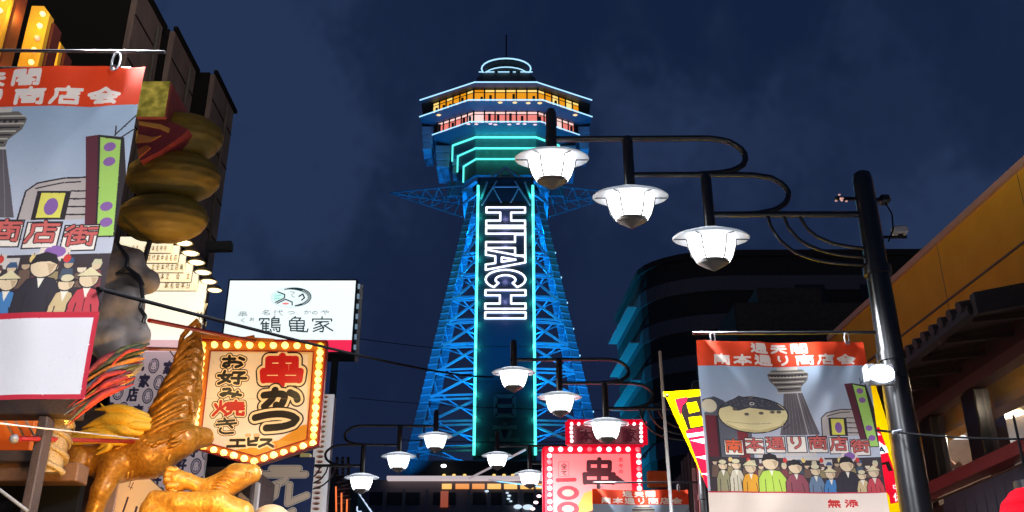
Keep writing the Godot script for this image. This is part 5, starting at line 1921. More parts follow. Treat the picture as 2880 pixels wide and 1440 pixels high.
func bulb_sign() -> void:
	var d := 12.0
	var t := thing("bulb_sign", "pointed hanging sign with black and red brush lettering ringed by yellow bulbs", "sign", at(645, 1168, d))
	var pl := plate(470, 858, 824, 1172, d)
	var cor := [at(495, 856, d), at(823, 860, d), at(802, 1120, d), at(641, 1171, d), at(471, 1122, d)]
	var b := MB.new(t.position)
	b.prism(cor, Vector3(0, 0, -0.12))
	part("case", t, b.done(), M.orange_frame)
	# raised rim outside the bulbs
	for k in 5:
		var a: Vector3 = cor[k]
		var c: Vector3 = cor[(k + 1) % 5]
		stick("rim", t, a + Vector3(0, 0, 0.01) - t.position, c + Vector3(0, 0, 0.01) - t.position, 0.025, M.red_paint, 0.06)
	var p := Painter.new(1062, 942, rgb(238, 222, 212))
	for k in 90:
		var u := k / 89.0
		p.poly([Vector2(0, u * 942), Vector2(1062, u * 942), Vector2(1062, u * 942 + 12), Vector2(0, u * 942 + 12)], rgb(238, 222, 208).lerp(rgb(238, 216, 208), u))
	p.poly([on(pl, p, 700, 1108), on(pl, p, 760, 1070), on(pl, p, 820, 1060), on(pl, p, 820, 1180), on(pl, p, 540, 1180), on(pl, p, 560, 1140)], rgb(226, 150, 36))
	p.poly([on(pl, p, 700, 1108), on(pl, p, 690, 1140), on(pl, p, 740, 1110)], rgb(232, 164, 60))
	p.poly([on(pl, p, 520, 872), on(pl, p, 830, 872), on(pl, p, 830, 894), on(pl, p, 520, 884)], rgb(230, 196, 146))
	p.poly([on(pl, p, 775, 872), on(pl, p, 830, 872), on(pl, p, 826, 1140), on(pl, p, 772, 1080)], rgb(232, 202, 150))
	var ink := rgb(22, 18, 16)
	var cream := rgb(242, 214, 178)
	var red := rgb(186, 22, 24)
	var big := [["串", 650, 893, 768, 970, red], ["か", 656, 976, 752, 1030, ink], ["つ", 640, 1032, 750, 1082, ink]]
	for e in big:
		write_on(pl, p, e[0], e[1], e[2], e[3], e[4], [[36.0, ink], [29.0, cream], [17.0, e[5]]], -0.06)
	for e in [["お", 557, 893, 618, 926, ink], ["好", 549, 931, 618, 968, ink], ["み", 553, 975, 608, 1000, ink], ["焼", 535, 1007, 612, 1048, red], ["き", 540, 1052, 600, 1092, ink]]:
		var thin := 0.78 if e[0] == "き" else 1.0
		write_on(pl, p, e[0], e[1], e[2], e[3], e[4], [[17.0 * thin, ink], [13.0 * thin, cream], [7.2 * thin, e[5]]], -0.06)
	pass
	for e in [["エ", 572, 1102, 622, 1128], ["ビ", 618, 1100, 652, 1124], ["ス", 650, 1102, 690, 1126]]:
		write_on(pl, p, e[0], e[1], e[2], e[3], e[4], [[13.0, cream], [6.5, ink]], -0.1)
	for x in [624.0, 646.0]:
		var c := on(pl, p, x, 1095)
		for q in 2:
			p.ell(c.x, c.y, 24 - q * 9, 13 - q * 5, [rgb(212, 160, 124), rgb(228, 188, 146)][q])
		p.ell(c.x, c.y, 6, 3, rgb(212, 140, 110))
	write_on(pl, p, "〇", 690, 1120, 697, 1126, [[3.0, rgb(214, 120, 60)]])
	var rg := RandomNumberGenerator.new()
	rg.seed = 4
	for k in 60:  # rain streaks and rubbed patches
		var x := rg.randf_range(100, 960)
		var y := rg.randf_range(60, 860)
		var c0 := p.img.get_pixel(int(x), int(y))
		if c0.v > 0.6:
			p.line([Vector2(x, y), Vector2(x + rg.randf_range(-4, 4), y + rg.randf_range(10, 60))], rg.randf_range(1, 3), c0.darkened(rg.randf_range(0.04, 0.14)))
	p.line([Vector2(96, 446), Vector2(960, 450)], 1.5, rgb(176, 140, 100))
	p.speckle(rg, 22000, 0.07)
	var inn := [at(530, 883, d), at(789, 885, d), at(772, 1106, d), at(643, 1148, d), at(505, 1110, d)]
	var uvs := []
	b = MB.new(t.position)
	for c in inn:
		uvs.append(Vector2((c.x - pl.l) / (pl.r - pl.l), (pl.t - c.y) / (pl.t - pl.b)))
	for k in inn.size():
		inn[k] += Vector3(0, 0, 0.006)
	b.poly(inn, Vector3(0, 0, 1), uvs)
	part("sign_face", t, b.done(), printed(p.tex(), 0.45, 0.05))
	for k in 5:
		stick("face_edge", t, inn[k] - t.position, inn[(k + 1) % 5] - t.position, 0.012, M.red_paint, 0.02)
	var z := Vector3(0, 0, 0.035)
	var r := 0.04
	bulb_row(t, at(511, 868, d) + z, at(807, 871, d) + z, 11, r, M.bulb_hot, M.bulb_dim, M.bulb_hot, 0)
	bulb_row(t, at(511, 868, d) + z, at(487, 1118, d) + z, 16, r, M.bulb_hot, M.bulb_dim, M.bulb_hot, 1, 1)
	bulb_row(t, at(807, 871, d) + z, at(788, 1116, d) + z, 15, r, M.bulb_hot, M.bulb_dim, M.bulb_hot, 2, 1)
	bulb_row(t, at(487, 1118, d) + z, at(641, 1162, d) + z, 7, r, M.bulb_hot, M.bulb_dim, M.bulb_hot, 4, 1)
	bulb_row(t, at(788, 1116, d) + z, at(641, 1162, d) + z, 7, r, M.bulb_hot, M.bulb_dim, M.bulb_hot, 3, 1)
	# red pipe stays and wires that hold it to the house
	for e in [[375, 806, 9.4, 640, 858, 11.9], [334, 876, 9.6, 500, 880, 11.9], [48, 1103, 8.2, 476, 1114, 11.9]]:
		stick("stay", t, at(e[0], e[1], e[2]) - t.position, at(e[3], e[4], e[5]) - t.position, 0.045, M.red_paint, -1.0, true)
	stick("gable_strip", t, at(500, 846, 11.96) - t.position, at(690, 858, 11.96) - t.position, 0.05, M.orange_frame)
	stick("gable_strip", t, at(640, 846, 11.96) - t.position, at(560, 862, 11.96) - t.position, 0.03, M.orange_frame)
	var bl := MB.new(t.position)
	bl.ball(at(36, 1104, 8.2), Vector3(0.04, 0.04, 0.04), 12, 8)
	part("stay_knob", t, bl.done(), M.grey_metal)
	# pointed finial under the sign
	b = MB.new(t.position)
	b.lathe(cor[3] + Vector3(0, -0.05, -0.15), [Vector2(0.0, -0.03), Vector2(0.05, -0.02), Vector2(0.07, 0.03), Vector2(0.0, 0.05)], 14)
	part("finial", t, b.done(), M.orange_frame)
	for e in [[560.0, 960.0], [740.0, 960.0], [640.0, 1110.0], [520.0, 1040.0]]:
		omni(at(e[0], e[1], d) + Vector3(0, 0, 0.55), rgb(255, 216, 150), 0.16, 0.12)
	# marquee boards with bulbs at the top of the house
	var q := [[-140.0, 10.0, 76.0, 9.4, -200.0], [80.0, 15.0, 130.0, 9.85, 15.0], [124.0, 90.0, 158.0, 10.55, 90.0], [170.0, 168.0, 204.0, 11.4, 168.0]]
	var names := ["yellow bulb board beside the frame's edge, tallest of the four marquee boards", "yellow bulb board second from the frame's edge above the cropped banner", "yellow bulb board third from the frame's edge, just over the banner bar", "small end of a yellow bulb board showing just above the cropped banner"]
	for k in 4:
		var e: Array = q[k]
		var pa := at(e[0], e[4], e[3])
		var pb := at(e[2], e[4], e[3])
		var m := thing("marquee_board", names[k], "sign", Vector3(pb.x, pb.y - 3.2, -e[3]), "yellow marquee boards with bulbs")
		b = MB.new(m.position)
		var y0: float = pb.y - 3.2
		var cut := 0.12
		b.prism([Vector3(pa.x, y0, -e[3]), Vector3(pb.x, y0, -e[3]), Vector3(pb.x, pb.y - cut, -e[3]), Vector3(pb.x - cut * 0.8, pb.y, -e[3]), Vector3(pa.x, pb.y, -e[3])], Vector3(0, 0, -0.12))
		part("board", m, b.done(), M.yellow_paint)
		b = MB.new(m.position)
		b.box(Vector3(pb.x + 0.02, y0 + 1.5, -e[3] - 0.18), Vector3(0.04, 3.0, 0.2))
		part("return", m, b.done(), mk(lin(0.1, 0.02, 0.015), 0.6))
		var n := 17
		for j in n:
			var y: float = pb.y - 0.14 - j * 0.178
			var bb := MB.new(m.position)
			bb.ball(Vector3(pb.x - 0.075, y, -e[3] + 0.03), Vector3(0.032, 0.032, 0.032), 12, 8)
			part("bulb", m, bb.done(), M.bulb_off if (j + k) % 5 == 3 else M.bulb_hot)
			bb = MB.new(m.position)
			bb.lathe(Vector3(pb.x - 0.075, y, -e[3]), [Vector2(0.03, 0.0), Vector2(0.036, 0.01), Vector2(0.02, 0.018)], 10, 1, 1, Basis(Vector3(1, 0, 0), PI / 2))
			part("socket", m, bb.done(), M.bulb_off)
		for j in 3:
			omni(Vector3(pb.x - 0.1, pb.y - 0.4 - j * 0.9, -e[3] + 0.32), rgb(255, 196, 80), 0.16, 0.05)


func lightboxes() -> void:
	# white rooftop lightbox with the crane-and-tortoise crest
	var d := 30.0
	var pl := plate(568, 706, 889, 885, d)
	var t := thing("white_lightbox", "glowing white billboard with a round crane crest, brush lettering and a red foot strip", "billboard", Vector3((pl.l + pl.r) / 2, pl.b, -d))
	var p := Painter.new(1000, 560, rgb(240, 252, 254))
	var ink := rgb(28, 52, 58)
	p.poly([on(pl, p, 540, 856), on(pl, p, 900, 855), on(pl, p, 900, 900), on(pl, p, 540, 900)], rgb(240, 44, 84))
	var c := on(pl, p, 733, 748)
	p.ell(c.x, c.y, 162, 82, rgb(170, 196, 200))
	p.ell(c.x, c.y, 159, 80, rgb(232, 248, 250))
	var arc := []
	for k in 24:
		var a := -2.0 + 3.3 * k / 23.0
		arc.append(Vector2(c.x + cos(a) * 143, c.y + sin(a) * 70))
	for k in 23:
		p.line([arc[k], arc[k + 1]], 8.0 + 22.0 * sin(k / 23.0 * PI), ink)
	for k in 15:
		var a := -0.9 + 1.75 * k / 14.0
		p.line([c + Vector2(cos(a) * 96, sin(a) * 42), c + Vector2(cos(a) * 152, sin(a) * 76)], 3.0, rgb(232, 248, 250))
	p.line([c + Vector2(60, -8), c + Vector2(88, -26), c + Vector2(104, 4), c + Vector2(84, 22)], 11.0, ink)
	var neck := Curve2D.new()
	for e in [[-14, -44], [22, -42], [-2, -16], [12, -4], [26, -2]]:
		neck.add_point(c + Vector2(e[0], e[1]), Vector2(-8, 0), Vector2(8, 0))
	var np := []
	for k in 16:
		np.append(neck.sample_baked(neck.get_baked_length() * k / 15.0))
	p.line(np, 3.0, ink)
	p.poly([c + Vector2(-150, -26), c + Vector2(-112, -44), c + Vector2(-58, -22), c + Vector2(-58, 4), c + Vector2(-116, 36), c + Vector2(-146, 18)], rgb(206, 244, 240))
	p.line([c + Vector2(-112, -44), c + Vector2(-54, -22), c + Vector2(-54, 6), c + Vector2(-122, 40)], 9.0, ink)
	p.line([c + Vector2(-108, 48), c + Vector2(-44, 16), c + Vector2(10, 38), c + Vector2(12, 62)], 9.0, ink)
	p.line([c + Vector2(-130, -10), c + Vector2(-84, -14)], 5.0, rgb(110, 210, 200))
	p.line([c + Vector2(-130, 10), c + Vector2(-92, 8)], 5.0, rgb(110, 210, 200))
	p.ell(c.x - 40, c.y + 50, 26, 8, rgb(240, 130, 130))
	for e in [["鶴", 652, 796, 706, 838], ["亀", 719, 796, 775, 838], ["家", 783, 796, 838, 838]]:
		write_on(pl, p, e[0], e[1], e[2], e[3], e[4], [[3.2, ink]], -0.1)
	for e in [["串", 598, 783, 624, 797], ["名", 658, 779, 682, 793], ["代", 688, 779, 712, 795], ["つ", 724, 782, 742, 791], ["る", 744, 780, 762, 792], ["か", 764, 780, 782, 792], ["の", 784, 781, 800, 792], ["や", 806, 779, 830, 792], ["く", 602, 800, 620, 812], ["し", 600, 815, 618, 828], ["お", 628, 798, 640, 808], ["で", 628, 810, 640, 820], ["ん", 628, 822, 640, 834]]:
		if G.has(e[0]):
			write_on(pl, p, e[0], e[1], e[2], e[3], e[4], [[1.3, rgb(110, 128, 130)]])
	board(t, "sign", pl, 0.9, M.tower_dark, printed(p.tex(), 0.4, 1.0), 0.06)
	for k in 7:
		stick("edge_lamp", t, Vector3(pl.r + 0.1, lerpf(pl.b, pl.t, (k + 0.3) / 7.0), -d - 0.1) - t.position, Vector3(pl.r + 0.1, lerpf(pl.b, pl.t, (k + 0.75) / 7.0), -d - 0.1) - t.position, 0.07, glow(rgb(150, 200, 230), 0.35))
	stick("edge_plate", t, Vector3(pl.r + 0.14, pl.b - 0.2, -d - 0.4) - t.position, Vector3(pl.r + 0.14, pl.t, -d - 0.4) - t.position, 0.12, M.steel)
	for x in [pl.l + 0.6, pl.r - 0.6]:
		stick("post", t, Vector3(x, 0, -d - 0.6) - t.position, Vector3(x, pl.b, -d - 0.6) - t.position, 0.2, M.tower_dark)
	var al := AreaLight3D.new()
	al.name = "beam"
	al.area_size = Vector2(pl.r - pl.l, pl.t - pl.b)
	al.light_color = rgb(236, 250, 255)
	al.light_energy = 0.6
	al.area_range = 40.0
	al.shadow_enabled = true
	t.add_child(al, true)
	al.position = Vector3((pl.l + pl.r) / 2, (pl.t + pl.b) / 2, -d + 0.05) - t.position
	al.rotation.y = PI

	# stepped white sign boards with rows of small lettering and dish lamps
	var wtx := func(seed_: int, rows: int) -> ImageTexture:
		var q := Painter.new(512, 112, rgb(252, 244, 220))
		var rg := RandomNumberGenerator.new()
		rg.seed = seed_
		for k in 112:
			q.rect(0, k, 512, 1.5, rgb(252, 244, 220).lerp(rgb(240, 238, 228) if rows == 0 else rgb(248, 232, 190), k / 111.0))
		var keys := ["店", "会", "名", "代", "日", "中", "立", "南", "家", "串", "本", "全"]
		for r in rows:
			for k in 13:
				if rg.randf() < 0.85:
					q.glyph(G[keys[rg.randi_range(0, keys.size() - 1)]], 10 + k * 38.5, 60, 30, 40, 4.4, rgb(150, 112, 60).lerp(rgb(96, 76, 60), rg.randf()))
		return q.tex()
	var sb := thing("stepped_white_sign", "bright cream sign boards in descending steps with dish lamps beside them", "sign", at(440, 900, 13.5))
	var lx := [[462.0, 612.0], [479.0, 638.0], [494.0, 661.0], [510.0, 686.0], [525.0, 709.0], [540.0, 731.0]]
	var rx := [434.0, 450.0, 466.0, 483.0, 498.0, 512.0]
	var ry := [636.0, 661.0, 685.0, 709.0, 731.0, 862.0]
	for k in 6:
		var dd := 13.4 + k * 0.42
		var q := plate(300 + k * 4.0, 596 + k * 22.0, rx[k], ry[k], dd)
		board(sb, "panel", q, 0.06, M.pale, printed(wtx.call(20 + k, 1 if k < 5 else 0), 0.5, 0.98))
		var c2 := at(lx[k][0], lx[k][1], dd)
		var b := MB.new(sb.position)
		b.lathe(c2, [Vector2(0.0, -0.01), Vector2(0.085, -0.005), Vector2(0.1, 0.01)], 20, 1.2, 1.0)
		part("lamp", sb, b.done(), glow(rgb(255, 236, 184), 1.9))
		b = MB.new(sb.position)
		b.lathe(c2, [Vector2(0.1, 0.005), Vector2(0.118, 0.0), Vector2(0.12, 0.012), Vector2(0.06, 0.08), Vector2(0.0, 0.09)], 20, 1.2, 1.0)
		part("dish", sb, b.done(), mk(lin(0.2, 0.15, 0.06), 0.4))
		stick("arm", sb, c2 + Vector3(0, 0.06, 0) - sb.position, Vector3(q.r, c2.y + 0.16, q.z - 0.05) - sb.position, 0.02, M.black, -1.0, true)
		if k % 2 == 0:
			omni(c2 - Vector3(0, 0.2, 0.0), rgb(255, 226, 160), 0.12, 0.08)
	var rp := plate(330, 856, 524, 884, 15.42)
	var rb := MB.new(sb.position)
	rb.box(Vector3((rp.l + rp.r) / 2, (rp.t + rp.b) / 2, rp.z), Vector3(rp.r - rp.l, rp.t - rp.b, 0.05))
	part("pink_strip", sb, rb.done(), glow(rgb(250, 196, 206), 0.7))
	var rg2 := RandomNumberGenerator.new()
	rg2.seed = 3
	for k in 60:  # frayed ends of paper strips down the outer edge
		var y := rg2.randf_range(745, 1120)
		var a := at(rg2.randf_range(500, 524) - (y - 745) * 0.06, y, 15.3)
		stick("paper_strip", sb, a - sb.position, a + Vector3(rg2.randf_range(-0.02, 0.05), -rg2.randf_range(0.04, 0.12), 0) - sb.position, 0.02, M.pale, 0.01)

	# patterned panel of dark ovals below it
	d = 15.7
	var pp := plate(262, 884, 524, 1300, d)
	p = Painter.new(800, 1240, rgb(206, 190, 196))
	var nv := rgb(48, 44, 68)
	var rg := RandomNumberGenerator.new()
	rg.seed = 12
	for j in 11:
		for i in 8:
			var ox := 20.0 + i * 118.0 - (j % 2) * 52.0 - j * 6.0
			var oy := 30.0 + j * 118.0 + i * 14.0
			if (i + j) % 2 == 0:
				p.ell(ox + 46, oy + 58, 42, 60, nv)
				p.ell(ox + 46, oy + 58, 34, 50, rgb(206, 190, 196))
				p.ell(ox + 46, oy + 58, 30, 45, rgb(120, 108, 128))
				p.glyph(G["串"], ox + 24, oy + 24, 44, 68, 8.0, rgb(214, 198, 202))
			else:
				p.glyph(G[["家", "亀", "店", "好"][rg.randi_range(0, 3)]], ox + 4, oy + 8, 84, 104, 17.0, nv)
	for k in 160:
		var x := rg.randf_range(0, 800)
		var y := rg.randf_range(0, 1240)
		p.line([Vector2(x, y), Vector2(x + rg.randf_range(-16, 16), y + rg.randf_range(-16, 16))], rg.randf_range(3, 8), [nv, rgb(120, 60, 92), rgb(206, 190, 196)][k % 3])
	var pt := thing("patterned_panel", "tall pale panel printed with dark ovals and brush marks behind the golden wing", "sign", Vector3((pp.l + pp.r) / 2, pp.b, -d))
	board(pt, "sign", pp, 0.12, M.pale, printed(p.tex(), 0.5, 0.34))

	# pale upright sign with ovals beyond the bulb sign
	d = 24.0
	var vp := plate(786, 992, 829, 1330, d)
	p = Painter.new(128, 1024, rgb(226, 220, 214))
	for k in 26:
		var y := 20.0 + k * 39.0
		p.ell(52, y, 28, 13, rgb(206, 160, 128).lerp(rgb(186, 150, 150), k / 26.0))
		p.ell(56, y + 4, 20, 8, rgb(96, 66, 50))
	p.rect(96, 0, 32, 1024, rgb(236, 236, 240))
	var vt := thing("upright_pale_sign", "narrow pale upright sign with a column of ovals just beyond the bulb sign", "sign", Vector3((vp.l + vp.r) / 2, vp.b, -d))
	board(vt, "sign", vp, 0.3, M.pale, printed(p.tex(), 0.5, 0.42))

	# navy hanging banner with pale katakana behind the post
	d = 17.5
	var np2 := plate(644, 1150, 782, 1400, d)
	p = Painter.new(552, 1000, rgb(32, 46, 84))
	var cream := rgb(196, 176, 156)
	for e in [["テ", 660, 1172, 772, 1226], ["ル", 652, 1214, 774, 1274], ["く", 670, 1282, 760, 1340]]:
		write_on(np2, p, e[0], e[1], e[2], e[3], e[4], [[19.0, rgb(214, 200, 184)], [15.5, rgb(70, 60, 58)], [13.5, cream]])
	var rg3 := RandomNumberGenerator.new()
	rg3.seed = 8
	p.speckle(rg3, 9000, 0.08)
	var nt := thing("navy_banner", "navy hanging banner with pale outlined katakana behind a black lamp post", "banner", Vector3((np2.l + np2.r) / 2, np2.b, -d))
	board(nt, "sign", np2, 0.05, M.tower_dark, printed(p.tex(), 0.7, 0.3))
	var yb := MB.new(nt.position)
	var yp := plate(752, 1138, 780, 1160, d)
	yb.box(Vector3((yp.l + yp.r) / 2, (yp.t + yp.b) / 2, yp.z - 0.1), Vector3(yp.r - yp.l, yp.t - yp.b, 0.1), Basis.IDENTITY, 0.02)
	part("yellow_tag", nt, yb.done(), glow(rgb(170, 150, 30), 0.35))
	var wb := thing("white_wall_board", "blank pale wall board between the golden figure and the navy banner", "board", at(620, 1300, 16.2))
	var wp := plate(596, 1214, 646, 1400, 16.2)
	var wm := MB.new(wb.position)
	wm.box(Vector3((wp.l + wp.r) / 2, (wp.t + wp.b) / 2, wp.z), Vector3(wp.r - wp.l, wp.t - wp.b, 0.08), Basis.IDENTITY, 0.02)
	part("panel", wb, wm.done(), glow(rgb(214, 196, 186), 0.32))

	# giant wooden chess-piece board with brush strokes
	d = 11.5
	var cr := [at(356, 1186, d), at(428, 1252, d), at(446, 1400, d), at(214, 1400, d), at(256, 1230, d)]
	var sp := plate(200, 1180, 450, 1400, d)
	p = Painter.new(500, 440, rgb(250, 206, 152))
	p.rect(0, 0, 500, 60, rgb(246, 210, 168))
	for e in [[[284, 1270, 280, 1290, 268, 1330], 5.0], [[322, 1252, 312, 1282, 300, 1310], 6.0], [[344, 1276, 338, 1300, 342, 1340], 7.0], [[300, 1300, 360, 1296], 4.0], [[330, 1206, 326, 1222], 2.4], [[336, 1214, 328, 1232], 2.4], [[322, 1224, 334, 1228], 2.0]]:
		var pts := []
		for i in range(0, e[0].size(), 2):
			pts.append(on(sp, p, float(e[0][i]), float(e[0][i + 1])))
		p.line(pts, e[1] * 1.6, rgb(64, 50, 60))
	var tb := thing("chess_piece_board", "big cream pointed board like a shogi piece with black brush strokes", "sign", Vector3((sp.l + sp.r) / 2, sp.b, -d))
	var bm := MB.new(tb.position)
	bm.prism(cr, Vector3(0, 0, -0.14))
	part("block", tb, bm.done(), M.wood)
	bm = MB.new(tb.position)
	var uvs := []
	var fr := []
	for q in cr:
		uvs.append(Vector2((q.x - sp.l) / (sp.r - sp.l), (sp.t - q.y) / (sp.t - sp.b)))
		fr.append(q + Vector3(0, 0, 0.005))
	bm.poly(fr, Vector3(0, 0, 1), uvs)
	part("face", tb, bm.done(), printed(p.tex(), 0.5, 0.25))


func red_signs() -> void:
	var d := 19.0
	var pl := plate(1366, 1122, 1620, 1420, d)
	var p := Painter.new(762, 894, rgb(240, 164, 160))
	var k0 := on(pl, p, 1366, 1122)
	for j in 100:
		p.rect(0, j * 9.0, 762, 9.5, rgb(226, 150, 152).lerp(rgb(226, 104, 90), j / 99.0))
	p.poly([on(pl, p, 1470, 1240), on(pl, p, 1510, 1228), on(pl, p, 1510, 1330), on(pl, p, 1450, 1330), on(pl, p, 1455, 1270)], rgb(250, 140, 40))
	var ink := rgb(30, 16, 22)
	var red := rgb(208, 10, 34)
	write_on(pl, p, "串", 1454, 1152, 1560, 1228, [[11.5, ink]], 0.05)
	p.poly([on(pl, p, 1530, 1196), on(pl, p, 1552, 1196), on(pl, p, 1576, 1214), on(pl, p, 1530, 1214)], ink)
	write_on(pl, p, "全", 1410, 1166, 1428, 1182, [[2.2, ink]])
	write_on(pl, p, "て", 1410, 1184, 1428, 1196, [[2.2, ink]])
	p.outline([on(pl, p, 1405, 1162), on(pl, p, 1431, 1162), on(pl, p, 1431, 1198), on(pl, p, 1405, 1198)], 3.0, ink)
	write_on(pl, p, "一", 1398, 1198, 1450, 1218, [[10.0, red]], 0.2)
	for y in [1240.0, 1280.0]:
		var c := on(pl, p, 1429, y)
		p.ell(c.x, c.y, 84, 54, red)
		p.ell(c.x, c.y, 46, 27, rgb(240, 150, 132))
	p.poly([on(pl, p, 1476, 1288), on(pl, p, 1500, 1280), on(pl, p, 1510, 1296), on(pl, p, 1480, 1300)], ink)
	for e in [["お", 1556, 1150, 1568, 1162], ["や", 1556, 1166, 1568, 1178], ["の", 1556, 1180, 1568, 1192]]:
		write_on(pl, p, e[0], e[1], e[2], e[3], e[4], [[1.8, rgb(214, 50, 66)]])
	var fp := plate(1392, 1142, 1592, 1420, d)
	var t := thing("red_bulb_sign", "red-lit sign with a black brush character and red numerals ringed by white-red bulbs", "sign", Vector3((pl.l + pl.r) / 2, pl.b, -d))
	var redm := glow(rgb(255, 0, 44), 0.62, lin(0.5, 0.004, 0.02))
	var b := MB.new(t.position)
	b.box(Vector3((pl.l + pl.r) / 2, (pl.t + pl.b) / 2, -d - 0.25), Vector3(pl.r - pl.l, pl.t - pl.b, 0.5), Basis.IDENTITY, 0.04)
	part("case", t, b.done(), redm)
	b = MB.new(t.position)
	var z := -d + 0.006
	var cs := [Vector3(fp.l, fp.t, z), Vector3(fp.r, fp.t, z), Vector3(fp.r, fp.b, z), Vector3(fp.l, fp.b, z)]
	var uvs := []
	for q in cs:
		uvs.append(Vector2((q.x - pl.l) / (pl.r - pl.l), (pl.t - q.y) / (pl.t - pl.b)))
	b.poly(cs, Vector3(0, 0, 1), uvs)
	part("sign_face", t, b.done(), printed(p.tex(), 0.5, 0.5))
	var zz := Vector3(0, 0, 0.05)
	bulb_row(t, at(1386, 1131, d) + zz, at(1604, 1131, d) + zz, 10, 0.044, M.bulb_red, M.bulb_red_dim, M.bulb_red, 1, 0, 0.6)
	bulb_row(t, at(1382, 1131, d) + zz, at(1384, 1400, d) + zz, 17, 0.044, M.bulb_red, M.bulb_red_dim, M.bulb_red, 3, 1, 0.6)
	bulb_row(t, at(1606, 1131, d) + zz, at(1612, 1400, d) + zz, 17, 0.044, M.bulb_red, M.bulb_red_dim, M.bulb_red, 2, 1, 0.6)
	for e in [[1400.0, 1150.0], [1500.0, 1180.0], [1420.0, 1260.0], [1590.0, 1170.0]]:
		omni(at(e[0], e[1], d) + Vector3(0, 0, 0.7), rgb(255, 20, 60), 0.35, 0.15)
	for s in [pl.l + 0.3, pl.r - 0.3]:
		stick("post", t, Vector3(s, 0, -d - 0.3) - t.position, Vector3(s, pl.b, -d - 0.3) - t.position, 0.12, M.black)
	# the smaller lit board above and behind it
	d = 21.5
	var pu := plate(1428, 1062, 1622, 1118, d)
	p = Painter.new(776, 224, rgb(120, 60, 70))
	for k in 10:
		p.rect(20 + k * 76, 60, 60, 150, rgb(96, 40, 52) if k % 2 else rgb(136, 84, 92))
	for e in [["本", 1458, 1080, 1490, 1112], ["家", 1570, 1078, 1602, 1112]]:
		write_on(pu, p, e[0], e[1], e[2], e[3], e[4], [[4.0, rgb(70, 20, 34)]])
	var u := thing("upper_red_sign", "smaller dim board edged with red bulbs just above the red bulb sign", "sign", Vector3((pu.l + pu.r) / 2, pu.b, -d))
	board(u, "sign", pu, 0.3, redm, printed(p.tex(), 0.5, 0.4))
	bulb_row(u, at(1438, 1067, d) + zz, at(1612, 1067, d) + zz, 11, 0.036, M.bulb_red, M.bulb_red, M.bulb_red, 0, 0, 0.6)
	bulb_row(u, at(1436, 1067, d) + zz, at(1438, 1110, d) + zz, 5, 0.036, M.bulb_red, M.bulb_red, M.bulb_red, 0, 1, 0.6)
	bulb_row(u, at(1612, 1067, d) + zz, at(1613, 1110, d) + zz, 5, 0.036, M.bulb_red, M.bulb_red, M.bulb_red, 0, 1, 0.6)
	for e in [[[0, 1], "rim"], [[1, 2], "rim"]]:
		var c4 := [Vector3(pu.l, pu.t, -d), Vector3(pu.r, pu.t, -d), Vector3(pu.r, pu.b, -d)]
		stick("rim", u, c4[e[0][0]] - u.position, c4[e[0][1]] - u.position, 0.1, redm)
	stick("rim", u, Vector3(pu.l, pu.t, -d) - u.position, Vector3(pu.l, pu.b, -d) - u.position, 0.1, redm)
	stick("post", u, Vector3((pu.l + pu.r) / 2, 0, -d - 0.2) - u.position, Vector3((pu.l + pu.r) / 2, pu.b, -d - 0.2) - u.position, 0.12, M.black)
	# strings of tiny lamps low beside the sign, and the pale sloping stay
	var g := thing("string_lights", "few tiny white lamps trailing below the red bulb sign's edge", "light", at(1350, 1262, 20.0))
	for k in 3:
		b = MB.new()
		b.ball(at(1356 - k * 8.0, 1248 + k * 16.0, 20.0) - g.position, Vector3(0.05, 0.03, 0.03), 8, 6)
		part("bulb", g, b.done(), M.bulb_red)
	stick("wire", g, at(1362, 1236, 20.0) - g.position, at(1330, 1300, 20.0) - g.position, 0.012, M.cable, -1.0, true)
	var sl := thing("sloping_light_tube", "pale lit tube sloping up from the end building's roof edge towards the red sign", "light", at(1180, 1204, 104.0))
	stick("lamp_tube", sl, Vector3.ZERO, at(1322, 1131, 96.0) - sl.position, 0.17, M.pale_lit)
	stick("lamp_tube", sl, at(1230, 1207, 104.0) - sl.position, at(1368, 1224, 92.0) - sl.position, 0.14, M.pale_lit)


